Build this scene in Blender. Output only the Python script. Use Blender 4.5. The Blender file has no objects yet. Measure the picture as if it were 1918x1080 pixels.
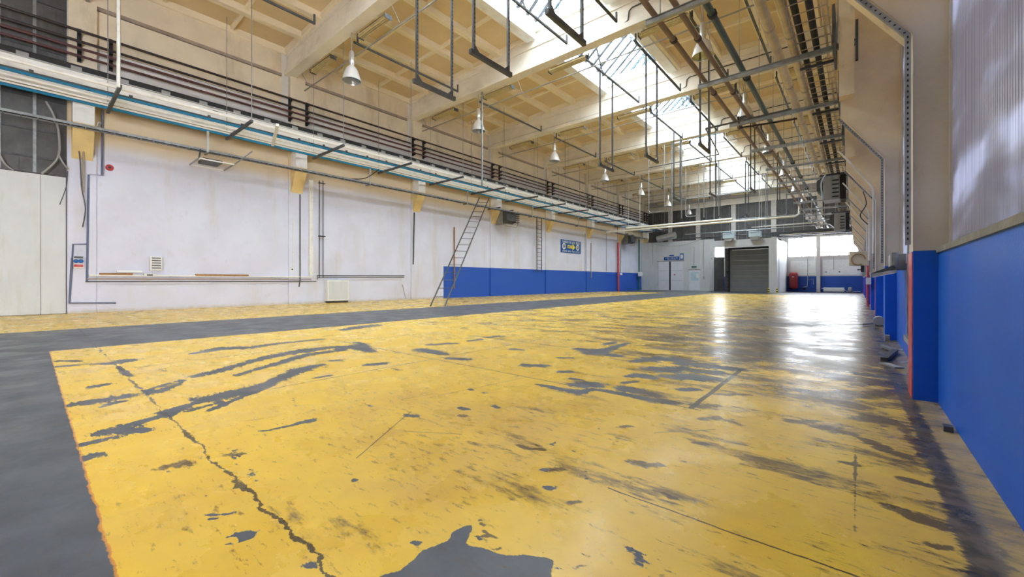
import bpy, bmesh, math, random
import numpy as np
from mathutils import Vector
random.seed(7)
SC = bpy.context.scene
COL = SC.collection
PI = math.pi

# ------------------------------------------------------------------ camera, sky, exposure
CF, CA, CV0, CH = 765.0, math.radians(40.2), 526.0, 1.3
cam_d = bpy.data.cameras.new('camera')
cam = bpy.data.objects.new('camera', cam_d)
COL.objects.link(cam)
cam.location = (0, 0, CH)
cam.rotation_euler = (PI / 2, 0, CA)
cam_d.sensor_width = 36.0
cam_d.lens = 36.0 * CF / 1918.0
cam_d.shift_y = -(540.0 - CV0) / 1918.0
cam_d.clip_start = 0.05
cam_d.clip_end = 400
SC.camera = cam

world = bpy.data.worlds.new('overcast_sky')
SC.world = world
world.use_nodes = True
bg = world.node_tree.nodes['Background']
bg.inputs[0].default_value = (0.95, 0.96, 1.0, 1)
bg.inputs[1].default_value = 9.0
SC.view_settings.view_transform = 'Standard'
SC.view_settings.look = 'None'
SC.view_settings.gamma = 1
SC.view_settings.use_curve_mapping = False
SC.view_settings.exposure = 2.05
SC.cycles.max_bounces = 12
SC.cycles.diffuse_bounces = 7
SC.cycles.transparent_max_bounces = 40
SC.cycles.sample_clamp_indirect = 8

# hall dimensions (metres)
XL, XR = -24.0, 0.66
YB, YE = -11.0, 60.0
BAY0, BAY = 1.2, 8.1
BEAMS = [BAY0 + BAY * i for i in range(-1, 8)]           # roof beams
FRAMES = [6.27 + 6.0 * i for i in range(-1, 9)]          # right hand frames
ZB = 12.55
def zroof(x): return 13.95 + 0.45 * (1 - abs(x + 11.0) / 13.0)

def portal(x0, x1, y0, y1, z):
    l = bpy.data.lights.new('sky_portal', 'AREA'); l.shape = 'RECTANGLE'
    l.size = x1 - x0; l.size_y = y1 - y0
    l.cycles.is_portal = True
    o = bpy.data.objects.new('sky_portal', l); COL.objects.link(o)
    o.location = ((x0 + x1) / 2, (y0 + y1) / 2, z)
for i in range(1, len(BEAMS)):
    a = BEAMS[i] + .3; b = (BEAMS[i + 1] if i + 1 < len(BEAMS) else YE) - .3
    if b > YE: b = YE
    if b - a > 1: portal(-12.9, -8.7, a, b, 15.0)
def wportal(x0, x1, z0, z1, y, rx):
    l = bpy.data.lights.new('sky_portal', 'AREA'); l.shape = 'RECTANGLE'
    l.size = x1 - x0; l.size_y = z1 - z0; l.cycles.is_portal = True
    o = bpy.data.objects.new('sky_portal', l); COL.objects.link(o)
    o.location = ((x0 + x1) / 2, y, (z0 + z1) / 2); o.rotation_euler = (rx, 0, 0)
wportal(-6.4, .1, 4.3, 6.5, YE + .3, -PI / 2)

# ------------------------------------------------------------------ helpers: pixels of the photo to points on real planes
_S, _C = math.sin(CA), math.cos(CA)
def ray(u, v):
    r = (u - 959) / CF
    return (r * _C - _S, r * _S + _C, (CV0 - v) / CF)
def on_floor(u, v):
    d = ray(u, v); t = -CH / d[2]; return (t * d[0], t * d[1])
def on_left(u, v, X=XL):
    d = ray(u, v); t = X / d[0]; return (t * d[1], CH + t * d[2])
def on_end(u, v, Y):
    d = ray(u, v); t = Y / d[1]; return (t * d[0], CH + t * d[2])

# ------------------------------------------------------------------ mesh builder
class MB:
    def __init__(s): s.v = []; s.f = []
    def add(s, vs, fs):
        n = len(s.v); s.v += [tuple(p) for p in vs]; s.f += [tuple(i + n for i in f) for f in fs]; return s
    def box(s, x0, y0, z0, x1, y1, z1):
        x0, x1 = min(x0, x1), max(x0, x1); y0, y1 = min(y0, y1), max(y0, y1); z0, z1 = min(z0, z1), max(z0, z1)
        return s.add([(x0,y0,z0),(x1,y0,z0),(x1,y1,z0),(x0,y1,z0),(x0,y0,z1),(x1,y0,z1),(x1,y1,z1),(x0,y1,z1)],
              [(0,3,2,1),(4,5,6,7),(0,1,5,4),(1,2,6,5),(2,3,7,6),(3,0,4,7)])
    def bar(s, p, q, w, h, up=(0, 0, 1)):
        p = Vector(p); q = Vector(q); d = (q - p).normalized(); u = Vector(up)
        if abs(d.dot(u)) > .98: u = Vector((1, 0, 0))
        r = d.cross(u).normalized(); u = r.cross(d).normalized()
        vs = []
        for c in (p, q):
            for a, b in ((-1,-1),(1,-1),(1,1),(-1,1)): vs.append(c + r * a * w / 2 + u * b * h / 2)
        return s.add(vs, [(0,3,2,1),(4,5,6,7),(0,1,5,4),(1,2,6,5),(2,3,7,6),(3,0,4,7)])
    def tube(s, pts, r, n=8, cap=True):
        pts = [Vector(p) for p in pts]; m = len(pts); vs = []
        ref = None
        for i, p in enumerate(pts):
            d = (pts[min(i + 1, m - 1)] - pts[max(i - 1, 0)]).normalized()
            if ref is None:
                ref = Vector((0, 0, 1)) if abs(d.z) < .9 else Vector((1, 0, 0))
            a = d.cross(ref)
            if a.length < 1e-4: a = d.cross(Vector((0, 1, 0)))
            a.normalize(); b = a.cross(d).normalized(); ref = b
            rr = r[i] if isinstance(r, (list, tuple)) else r
            for k in range(n):
                t = 2 * PI * k / n; vs.append(p + a * math.cos(t) * rr + b * math.sin(t) * rr)
        fs = []
        for i in range(m - 1):
            for k in range(n):
                k2 = (k + 1) % n; fs.append((i*n+k, i*n+k2, (i+1)*n+k2, (i+1)*n+k))
        if cap: fs.append(tuple(range(n))[::-1]); fs.append(tuple((m-1)*n + k for k in range(n)))
        return s.add(vs, fs)
    def lathe(s, prof, c=(0, 0, 0), n=20, axis='z'):
        vs = []; m = len(prof)
        for r, h in prof:
            for k in range(n):
                t = 2 * PI * k / n
                if axis == 'z': vs.append((c[0]+r*math.cos(t), c[1]+r*math.sin(t), c[2]+h))
                elif axis == 'x': vs.append((c[0]+h, c[1]+r*math.cos(t), c[2]+r*math.sin(t)))
                else: vs.append((c[0]+r*math.sin(t), c[1]+h, c[2]+r*math.cos(t)))
        fs = [(i*n+k, i*n+(k+1)%n, (i+1)*n+(k+1)%n, (i+1)*n+k) for i in range(m-1) for k in range(n)]
        return s.add(vs, fs)
    def prism(s, poly, a0, a1, axis='y'):
        n = len(poly); vs = []
        for a in (a0, a1):
            for p, q in poly:
                vs.append((p, a, q) if axis == 'y' else (a, p, q) if axis == 'x' else (p, q, a))
        fs = [tuple(range(n)), tuple(range(2*n-1, n-1, -1))] + [(i, n+i, n+(i+1)%n, (i+1)%n) for i in range(n)]
        return s.add(vs, fs)
    def build(s, name, mat, parent=None, org=None, smooth=False, bevel=0):
        if parent is not None:
            o0 = root_org(parent)
        else:
            if org is None:
                xs = [p[0] for p in s.v]; ys = [p[1] for p in s.v]; zs = [p[2] for p in s.v]
                org = ((min(xs)+max(xs))/2, (min(ys)+max(ys))/2, min(zs))
            o0 = org
        me = bpy.data.meshes.new(name)
        me.from_pydata([(p[0]-o0[0], p[1]-o0[1], p[2]-o0[2]) for p in s.v], [], s.f)
        bm = bmesh.new(); bm.from_mesh(me); bmesh.ops.recalc_face_normals(bm, faces=bm.faces)
        bm.to_mesh(me); bm.free()
        if smooth:
            me.polygons.foreach_set('use_smooth', [True] * len(me.polygons))
            try: me.set_sharp_from_angle(angle=math.radians(40))
            except Exception: pass
        me.materials.append(mat)
        o = bpy.data.objects.new(name, me); COL.objects.link(o)
        if parent is not None: o.parent = parent
        else: o.location = o0
        if bevel:
            b = o.modifiers.new('bevel', 'BEVEL'); b.width = bevel; b.segments = 2; b.limit_method = 'ANGLE'
        return o
def root_org(o):
    while o.parent: o = o.parent
    return tuple(o.location)
def tag(o, label=None, cat=None, group=None, kind=None):
    if label: o['label'] = label
    if cat: o['category'] = cat
    if group: o['group'] = group
    if kind: o['kind'] = kind
    return o
def thing(name, loc, label, cat, group=None):
    o = bpy.data.objects.new(name, None); COL.objects.link(o); o.location = loc
    o.empty_display_size = .2
    return tag(o, label, cat, group)
def copy_tree(o, parent=None, loc=None):
    c = o.copy(); COL.objects.link(c)
    if parent: c.parent = parent
    if loc is not None: c.location = loc
    for ch in list(o.children): copy_tree(ch, c)
    return c
def struct(o, label=None): return tag(o, label, kind='structure')

# ------------------------------------------------------------------ node helper
class NT:
    def __init__(s, name):
        s.m = bpy.data.materials.new(name); s.m.use_nodes = True; s.t = s.m.node_tree
        s.t.nodes.clear(); s.out = s.t.nodes.new('ShaderNodeOutputMaterial')
        s.tc = None
    def n(s, typ, **k):
        x = s.t.nodes.new(typ)
        for a, b in k.items(): setattr(x, a, b)
        return x
    def link(s, a, b): s.t.links.new(a, b)
    def put(s, sock, v):
        if isinstance(v, bpy.types.NodeSocket): s.link(v, sock)
        elif isinstance(v, (tuple, list)):
            sock.default_value = tuple(v) + ((1,) if len(v) == 3 and len(sock.default_value) == 4 else ())
        else: sock.default_value = v
    def pos(s):
        if s.tc is None: s.tc = s.n('ShaderNodeNewGeometry')
        return s.tc.outputs['Position']
    def math(s, op, a, b=0.0, clamp=False):
        x = s.n('ShaderNodeMath', operation=op, use_clamp=clamp); s.put(x.inputs[0], a); s.put(x.inputs[1], b); return x.outputs[0]
    def rng(s, v, lo, hi, a=0.0, b=1.0, smooth=True):
        x = s.n('ShaderNodeMapRange', interpolation_type='SMOOTHSTEP' if smooth else 'LINEAR')
        s.put(x.inputs[0], v)
        for i, q in enumerate((lo, hi, a, b)): s.put(x.inputs[i + 1], q)
        return x.outputs[0]
    def noise(s, scale, detail=4, rough=.55, stretch=None, off=(0, 0, 0), vec=None):
        x = s.n('ShaderNodeTexNoise'); x.inputs['Scale'].default_value = scale
        x.inputs['Detail'].default_value = detail; x.inputs['Roughness'].default_value = rough
        mp = s.n('ShaderNodeMapping'); mp.inputs['Scale'].default_value = stretch or (1, 1, 1); mp.inputs['Location'].default_value = off
        s.link(vec or s.pos(), mp.inputs[0]); s.link(mp.outputs[0], x.inputs['Vector'])
        return x.outputs[0]
    def mix(s, f, a, b):
        x = s.n('ShaderNodeMix', data_type='RGBA'); s.put(x.inputs[0], f); s.put(x.inputs[6], a); s.put(x.inputs[7], b); return x.outputs[2]
    def xyz(s):
        x = s.n('ShaderNodeSeparateXYZ'); s.link(s.pos(), x.inputs[0]); return x.outputs
    def attr(s, name):
        x = s.n('ShaderNodeAttribute', attribute_name=name); return x.outputs['Fac']
    def bump(s, h, strength=.3, dist=.02):
        x = s.n('ShaderNodeBump'); x.inputs['Strength'].default_value = strength; x.inputs['Distance'].default_value = dist
        s.link(h, x.inputs['Height']); return x.outputs[0]
    def bsdf(s, color, rough=.6, metal=0.0, spec=.5, normal=None, **kw):
        b = s.n('ShaderNodeBsdfPrincipled'); s.put(b.inputs['Base Color'], color); s.put(b.inputs['Roughness'], rough)
        s.put(b.inputs['Metallic'], metal); s.put(b.inputs['Specular IOR Level'], spec)
        if normal is not None: s.link(normal, b.inputs['Normal'])
        s.link(b.outputs[0], s.out.inputs[0]); return b
def mat(name, col, rough=.6, metal=0.0, var=.12, scale=2.0, dirt=None, dirt_amt=.0, dscale=1.5, dstretch=None, bump=0.0, bscale=25, spec=.4):
    t = NT(name)
    c = tuple(col); d = tuple(max(0, x * (1 - var)) for x in col)
    cc = t.mix(t.rng(t.noise(scale, 5), .35, .65), c, d)
    if dirt is not None:
        cc = t.mix(t.math('MULTIPLY', t.rng(t.noise(dscale, 6, .65, dstretch, (3.3, 7.1, 1.9)), .5, .72), dirt_amt), cc, dirt)
    nm = t.bump(t.noise(bscale, 4), bump, .01) if bump else None
    t.bsdf(cc, rough, metal, spec, nm)
    return t.m

M = {}
M['wall_white'] = None
M['cream'] = mat('cream_wall_paint', (.84, .74, .58), .85, var=.10, scale=.8, dirt=(.45, .34, .2), dirt_amt=.4, dscale=.9, dstretch=(1, 1, .35), bump=.15)
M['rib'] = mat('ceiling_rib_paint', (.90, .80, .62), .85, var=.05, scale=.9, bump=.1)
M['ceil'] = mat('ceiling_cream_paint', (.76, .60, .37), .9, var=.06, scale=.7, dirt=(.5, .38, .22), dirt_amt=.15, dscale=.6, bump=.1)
M['beam'] = mat('beam_white_paint', (.88, .82, .72), .8, var=.08, scale=1.0, dirt=(.5, .44, .33), dirt_amt=.35, dscale=1.2, dstretch=(.5, 1, 1), bump=.15)
M['beamwhite'] = mat('crane_beam_white_paint', (.88, .87, .86), .75, var=.05, dirt=(.45, .4, .33), dirt_amt=.4, dscale=1.8, dstretch=(1, .4, 1), bump=.2)
M['frame'] = mat('frame_beige_paint', (.82, .68, .46), .75, var=.1, scale=.9, dirt=(.42, .34, .22), dirt_amt=.35, dscale=1.3, bump=.2)
M['colwhite'] = mat('column_grey_white_paint', (.60, .57, .54), .7, var=.08, scale=1.5, dirt=(.4, .37, .33), dirt_amt=.4, dscale=3, bump=.2)
M['corbel'] = mat('corbel_ochre_paint', (.80, .62, .30), .8, var=.1, scale=2, bump=.2)
M['grey'] = mat('galvanised_steel', (.36, .38, .40), .45, .6, var=.25, scale=6)
M['dgrey'] = mat('dark_grey_steel', (.10, .105, .115), .5, .3, var=.3, scale=5)
M['black'] = mat('black_rubber', (.022, .022, .026), .6, var=.3, scale=8)
M['darkpipe'] = mat('dark_brown_pipe_paint', (.045, .03, .032), .45, var=.3, scale=3)
M['redpipe'] = mat('maroon_pipe_paint', (.13, .05, .055), .45, var=.3, scale=3)
M['whitepipe'] = mat('white_pipe_paint', (.90, .89, .85), .35, var=.06, scale=3, dirt=(.6, .5, .36), dirt_amt=.3, dscale=3)
M['creampipe'] = mat('cream_insulated_pipe', (.66, .54, .34), .42, .25, var=.2, scale=3, bump=.3, bscale=10)
M['bluepipe'] = mat('blue_pipe_paint', (.02, .26, .52), .4, var=.2, scale=3)
M['brownpipe'] = mat('brown_pipe_paint', (.25, .16, .10), .5, var=.2, scale=3)
M['greenpipe'] = mat('dark_green_pipe_paint', (.05, .085, .09), .35, var=.2, scale=3)
M['alu'] = mat('aluminium_metal', (.72, .73, .74), .3, .8, var=.1, scale=4)
M['lampwhite'] = mat('lamp_enamel', (.80, .80, .80), .25, .4, var=.05)
M['louvre'] = mat('yellowed_light_fitting', (.68, .55, .28), .5, var=.15, scale=4)
M['blue'] = None
M['red'] = mat('red_stripe_paint', (.62, .07, .08), .5, var=.2, scale=6, dirt=(.6, .4, .35), dirt_amt=.3, dscale=8)
M['redtank'] = mat('red_tank_paint', (.30, .03, .03), .4, var=.2)
M['cladding'] = mat('dark_grey_cladding', (.12, .12, .125), .55, .3, var=.25, scale=1.5, dirt=(.2, .19, .18), dirt_amt=.5, dscale=2, dstretch=(1, 1, .3))
M['panelwhite'] = mat('sandwich_panel_enamel', (.66, .68, .70), .45, var=.05, scale=1, dirt=(.5, .5, .44), dirt_amt=.35, dscale=1.8, dstretch=(2, 2, .25))
M['doorwhite'] = mat('door_white_enamel', (.78, .80, .86), .4, var=.05)
M['rollgrey'] = mat('grey_shutter_paint', (.22, .225, .22), .5, .1, var=.08)
M['white'] = mat('white_plastic', (.82, .82, .80), .4, var=.06, dirt=(.4, .36, .3), dirt_amt=.3, dscale=6)
M['beige'] = mat('beige_plastic', (.62, .56, .44), .5, var=.1)
M['brown'] = mat('brown_wood', (.40, .20, .07), .6, var=.3, scale=8)
M['ltblue'] = mat('pale_blue_enamel', (.55, .70, .78), .4, var=.08)
M['signblue'] = mat('blue_sign_print', (.01, .10, .38), .5, var=.05)
M['signwhite'] = mat('white_sign_print', (.85, .85, .85), .5, var=.02)
M['signyellow'] = mat('yellow_sign_print', (.9, .72, .08), .5, var=.02)
M['green'] = mat('green_paint', (.02, .16, .09), .5, var=.15)
M['cablegrey'] = mat('grey_cable_sheath', (.34, .34, .34), .6, var=.1)
M['bluegrey'] = mat('blue_grey_conduit_paint', (.13, .16, .27), .5, var=.15)
M['brownconduit'] = mat('tan_conduit_paint', (.42, .34, .28), .5, var=.2)
M['orange'] = mat('tan_hose_rubber', (.42, .26, .12), .6, var=.2)
M['concrete'] = mat('bare_concrete', (.30, .29, .27), .85, var=.3, scale=3, bump=.5)

def mk_leftwall():
    t = NT('lavender_white_wall_paint')
    x, y, z = t.xyz()
    c = t.mix(t.rng(t.noise(.7, 4), .35, .65), (.70, .72, .86), (.66, .67, .79))
    c = t.mix(t.rng(z, 6.5, 7.3), c, (.66, .53, .36))
    c = t.mix(t.rng(z, 8.9, 9.0), c, (.74, .72, .70))
    # yellow-brown water stains and grime streaks hanging down
    c = t.mix(t.math('MULTIPLY', t.rng(t.noise(1.1, 6, .6, (1, 1, .18)), .52, .75), .35), c, (.52, .44, .33))
    c = t.mix(t.math('MULTIPLY', t.rng(t.noise(2.2, 7, .7, (1, 1, .7), (8, 8, 8)), .56, .74), .3), c, (.50, .47, .47))
    # chipped paint spots, more of them in the low band
    chip = t.rng(t.noise(5.5, 6, .7, (1, 1, .55), (5, 2, 1)), .685, .70)
    low = t.rng(z, .2, 1.6, 1.0, 0.0)
    chip2 = t.rng(t.noise(13, 6, .7, (1, 1, .4), (1, 2, 7)), .66, .69)
    chip = t.math('MAXIMUM', chip, t.math('MULTIPLY', chip2, t.rng(t.noise(.6, 3), .45, .6)))
    c = t.mix(t.math('MULTIPLY', chip, t.math('ADD', t.math('MULTIPLY', low, .8), .2)), c, (.26, .23, .21))
    foot = t.rng(t.math('ADD', z, t.math('MULTIPLY', t.noise(4, 5), .25)), .12, .32, 1.0, 0.0)
    c = t.mix(t.math('MULTIPLY', foot, .7), c, (.50, .42, .32))
    blue = t.math('MULTIPLY', t.rng(z, 2.42, 2.43, 1, 0), t.rng(y, 20.3, 20.31))
    c = t.mix(blue, c, (.022, .10, .50))
    t.bsdf(c, .6, 0, .4, t.bump(t.noise(14, 5), .25, .01))
    return t.m
M['wall_white'] = mk_leftwall()
def mk_blue():
    t = NT('blue_wall_gloss_paint')
    c = t.mix(t.rng(t.noise(1.3, 5), .3, .7), (.010, .115, .66), (.014, .135, .72))
    c = t.mix(t.rng(t.noise(7, 5, .7, (1, 1, .8), (1, 5, 3)), .73, .75), c, (.25, .36, .62))
    t.bsdf(c, .5, 0, .22, t.bump(t.noise(60, 3), .25, .004)); return t.m
M['blue'] = mk_blue()
def mk_endwall():
    t = NT('end_wall_two_tone_paint'); x, y, z = t.xyz()
    c = t.mix(t.rng(t.noise(1, 5), .3, .7), (.66, .65, .64), (.58, .57, .56))
    c = t.mix(t.rng(z, 1.87, 1.88, 1, 0), c, (.014, .07, .36))
    t.bsdf(c, .6); return t.m
M['endwall'] = mk_endwall()
def mk_frame():
    t = NT('frame_beige_painted_shade'); x, y, z = t.xyz()
    n = t.noise(1.1, 6, .6)
    g = t.mix(t.rng(n, .35, .65), (.60, .56, .51), (.52, .48, .43)); b = t.mix(t.rng(n, .35, .65), (.84, .70, .48), (.74, .60, .40))
    c = t.mix(t.rng(t.math('ADD', z, t.math('MULTIPLY', n, .6)), 4.0, 5.0), g, b)  # lower part greyed, painting its shade into the beige
    c = t.mix(t.math('MULTIPLY', t.rng(t.noise(3, 7, .7, (1, 1, .4)), .58, .72), .45), c, (.36, .30, .22))
    t.bsdf(c, .75, 0, .4, t.bump(t.noise(20, 5), .25, .01)); return t.m
M['frame'] = mk_frame()
def mk_poly():
    t = NT('translucent_fluted_polycarbonate')
    geo = t.pos(); x, y, z = t.xyz()
    fl = t.math('SINE', t.math('MULTIPLY', y, 2 * PI / .062))
    st = t.noise(1.0, 4, .5, (1, 12, .12))
    col = t.mix(t.rng(st, .35, .65), (.30, .29, .33), (.35, .34, .39))
    nm = t.bump(t.math('ADD', t.math('MULTIPLY', fl, .5), t.math('MULTIPLY', t.noise(1.0, 3, .5, (1, 16, .5)), 3)), .3, .005)
    b = t.n('ShaderNodeBsdfPrincipled'); t.put(b.inputs['Base Color'], col); b.inputs['Roughness'].default_value = .16
    t.link(nm, b.inputs['Normal'])
    bl = t.math('MULTIPLY', t.rng(t.noise(1.0, 4, .5, (1, .7, 2.4), (2, 4, 3)), .42, .62), t.rng(st, .3, .7, .75, 1))  # soft bands of passing light painted into the translucent colour
    tr = t.n('ShaderNodeBsdfTranslucent'); t.put(tr.inputs[0], t.mix(bl, (.14, .14, .17), (.32, .34, .41)))
    a = t.n('ShaderNodeMixShader'); a.inputs[0].default_value = .32
    t.link(b.outputs[0], a.inputs[1]); t.link(tr.outputs[0], a.inputs[2]); t.link(a.outputs[0], t.out.inputs[0])
    return t.m
M['poly'] = mk_poly()
def mk_glass(name, tint, gl=.06):
    t = NT(name)
    tr = t.n('ShaderNodeBsdfTransparent'); t.put(tr.inputs[0], t.mix(t.rng(t.noise(1.5, 4), .45, .6), tint, tuple(c * .8 for c in tint)))
    g = t.n('ShaderNodeBsdfGlossy'); g.inputs['Roughness'].default_value = .05
    a = t.n('ShaderNodeMixShader'); a.inputs[0].default_value = gl
    t.link(tr.outputs[0], a.inputs[1]); t.link(g.outputs[0], a.inputs[2]); t.link(a.outputs[0], t.out.inputs[0]); return t.m
M['glass'] = mk_glass('clear_window_glass', (.92, .95, .97))
M['wireglass'] = mk_glass('greenish_wired_glass', (.84, .90, .92))
M['lens'] = mk_glass('lamp_lens_glass', (.8, .8, .78), .15)

# ------------------------------------------------------------------ floor
def seg_field(X, Y, segs):
    out = np.full(X.shape, -1.0)
    for (x0, y0, w0, x1, y1, w1) in segs:
        dx, dy = x1 - x0, y1 - y0; L = dx*dx + dy*dy + 1e-9
        t = np.clip(((X - x0) * dx + (Y - y0) * dy) / L, 0, 1)
        d = np.hypot(X - x0 - t * dx, Y - y0 - t * dy); w = w0 + (w1 - w0) * t
        out = np.maximum(out, 1 - d / w)
    return np.clip(out, -1, 1)
def px_path(pts, wpx):
    """wear strokes: pixel polylines of the photo laid on the floor plane; wpx = half width in photo pixels (vertical)"""
    r = []; P = []; n = len(pts)
    for i, ((u, v), w) in enumerate(zip(pts, wpx)):
        p, q = pts[max(i - 1, 0)], pts[min(i + 1, n - 1)]
        dx, dy = q[0] - p[0], q[1] - p[1]; L = math.hypot(dx, dy) or 1; nx_, ny_ = -dy / L, dx / L
        c = on_floor(u, v); e = on_floor(u + nx_ * w, v + ny_ * w)
        g0, g1 = on_floor(*p), on_floor(*q); gx_, gy_ = g1[0] - g0[0], g1[1] - g0[1]; G = math.hypot(gx_, gy_) or 1
        wid = abs((e[0] - c[0]) * gy_ - (e[1] - c[1]) * gx_) / G
        P.append((c[0], c[1], max(wid, .012)))
    for a, b in zip(P[:-1], P[1:]): r.append((a[0], a[1], a[2], b[0], b[1], b[2]))
    return r
def A1(x, y): return (x / 2.0766, 560 + y / 2.0766)
def A2(x, y): return (640 + x / 2.25, 600 + y / 2.25)
def A3(x, y): return (1280 + x / 2, 540 + y / 2)
bare = []
for T, pts, w in [
    (A1, [(258,415),(340,400),(420,388),(500,375)], (4,6,7,5)),
    (A1, [(395,420),(440,405),(490,395)], (2,3,2)),
    (A1, [(285,572),(350,560),(430,540)], (5,4,5)),
    (A1, [(420,515),(470,510),(560,510)], (10,14,9)),
    (A1, [(500,490),(580,468),(650,450),(700,430)], (7,5,8,8)),
    (A1, [(650,440),(740,410),(820,385),(880,370)], (8,5,8,10)),
    (A1, [(800,385),(880,378),(960,352),(1040,330),(1110,300),(1180,270),(1250,255)], (9,11,9,8,10,8,3)),
    (A1, [(815,433),(880,405),(960,372),(1050,340)], (4,5,4,3)),
    (A1, [(725,438),(800,415),(860,400)], (2,3,2)),
    (A1, [(765,298),(850,280),(950,250),(1060,222),(1180,200),(1310,185)], (4,6,5,5,6,3)),
    (A1, [(925,295),(1010,270),(1100,243),(1200,215),(1329,198)], (4,4,5,4,3)),
    (A1, [(560,355),(600,362),(670,340),(725,312)], (5,5,5,2)),
    (A1, [(590,348),(650,330),(700,315)], (2,3,2)),
    (A1, [(750,212),(860,192),(970,188),(1100,170),(1240,157)], (2,4,3,2,2)),
    (A1, [(455,245),(490,240),(520,235)], (5,5,2)), (A1, [(460,262),(490,290),(510,300)], (6,9,5)),
    (A1, [(225,240),(270,240),(310,242)], (2,3,2)), (A1, [(225,262),(300,256)], (2,2)),
    (A1, [(298,630),(330,618),(375,605)], (6,9,5)),
    (A1, [(350,342),(410,332)], (3,3)),
    (A1, [(340,252),(400,250),(450,248)], (1.5,1.5,2)),
    (A1, [(1140,385),(1150,418)], (2.5,3)), (A1, [(1055,507),(1130,492),(1210,470)], (2,3,5)), (A1, [(1010,512),(1050,510)], (1.5,1.5)),
    (A1, [(1230,306),(1280,297)], (2,2)), (A1, [(1290,240),(1329,236)], (2,2)),
    (A1, [(915,912),(950,915),(990,905)], (6,8,6)), (A1, [(865,930),(900,925)], (3,3)), (A1, [(880,952),(930,945)], (3,2)), (A1, [(940,935),(980,920)], (5,5)),
    (A1, [(780,835),(850,840),(925,828)], (2,3,4)), (A1, [(800,858),(840,856)], (2,2)),
    (A1, [(1190,1035),(1215,1040)], (14,10)),
    (A2, [(10,118),(60,108),(130,132)], (6,8,5)), (A2, [(60,92),(100,100)], (3,3)),
    (A2, [(330,122),(370,128),(435,142)], (5,7,5)), (A2, [(115,186),(185,180)], (3,3)), (A2, [(460,160),(530,163)], (3,3)),
    (A2, [(10,40),(60,30),(140,20)], (3,4,3)), (A2, [(540,86),(580,80)], (2,2)), (A2, [(620,70),(665,66)], (2,2)), (A2, [(370,102),(480,96)], (2,2)),
    (A2, [(1010,122),(1070,132),(1130,118),(1205,96)], (5,7,6,4)), (A2, [(1050,138),(1160,148)], (4,4)), (A2, [(1110,100),(1150,92)],(3,3)),
    (A2, [(780,188),(850,192)], (4,4)), (A2, [(920,156),(965,158)], (2,2)), (A2, [(715,120),(755,124)], (2,2)),
    (A2, [(1010,268),(1060,270)], (9,9)), (A2, [(970,245),(1010,250)], (3,3)), (A2, [(930,215),(960,217)], (3,3)),
    (A2, [(820,268),(910,286),(1000,303),(1060,288)], (2,5,6,3)),
    (A2, [(1060,288),(1150,300),(1230,318),(1310,334),(1400,345)], (3,4,5,6,6)),
    (A2, [(1235,172),(1300,165),(1350,160),(1440,168)], (4,8,6,6)), (A2, [(1335,205),(1400,208),(1440,200)], (8,9,9)),
    (A2, [(1200,235),(1250,236)], (3,3)), (A2, [(1265,232),(1295,238)], (7,7)), (A2, [(1190,262),(1240,256)], (3,3)),
    (A2, [(1200,292),(1250,294)], (9,8)), (A2, [(1285,305),(1320,315)], (8,6)), (A2, [(1370,235),(1430,240)], (5,5)),
    (A2, [(500,368),(525,374)], (4,4)), (A2, [(640,360),(660,366)], (4,4)), (A2, [(275,400),(310,402)], (5,4)),
    (A2, [(850,628),(862,630)], (5,5)), (A2, [(865,705),(892,706)], (6,6)), (A2, [(1030,655),(1032,668)], (4,6)), (A2, [(1030,632),(1034,638)], (4,4)),
    (A2, [(50,672),(60,672)], (4,4)), (A2, [(308,935),(326,938)], (7,7)), (A2, [(358,695),(380,705)], (3,3)),
    (A2, [(575,918),(580,918)], (4,4)), (A2, [(860,945),(868,945)], (4,4)), (A2, [(855,974),(872,975)], (4,3)), (A2, [(542,290),(548,292)], (3,3)), (A2, [(602,303),(606,304)], (3,3)),
    (A3, [(0,282),(80,290),(200,302)], (5,6,5)), (A3, [(0,330),(60,335),(120,340)], (9,9,6)), (A3, [(0,380),(40,378)], (5,5)), (A3, [(0,300),(60,310),(130,315)], (5,6,6)),
    (A3, [(250,125),(340,130),(430,132)], (5,7,6)), (A3, [(660,320),(740,330),(800,335)], (4,5,3)),
    ]:
    bare += px_path([T(*p) for p in pts], w)
dark = []
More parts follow.
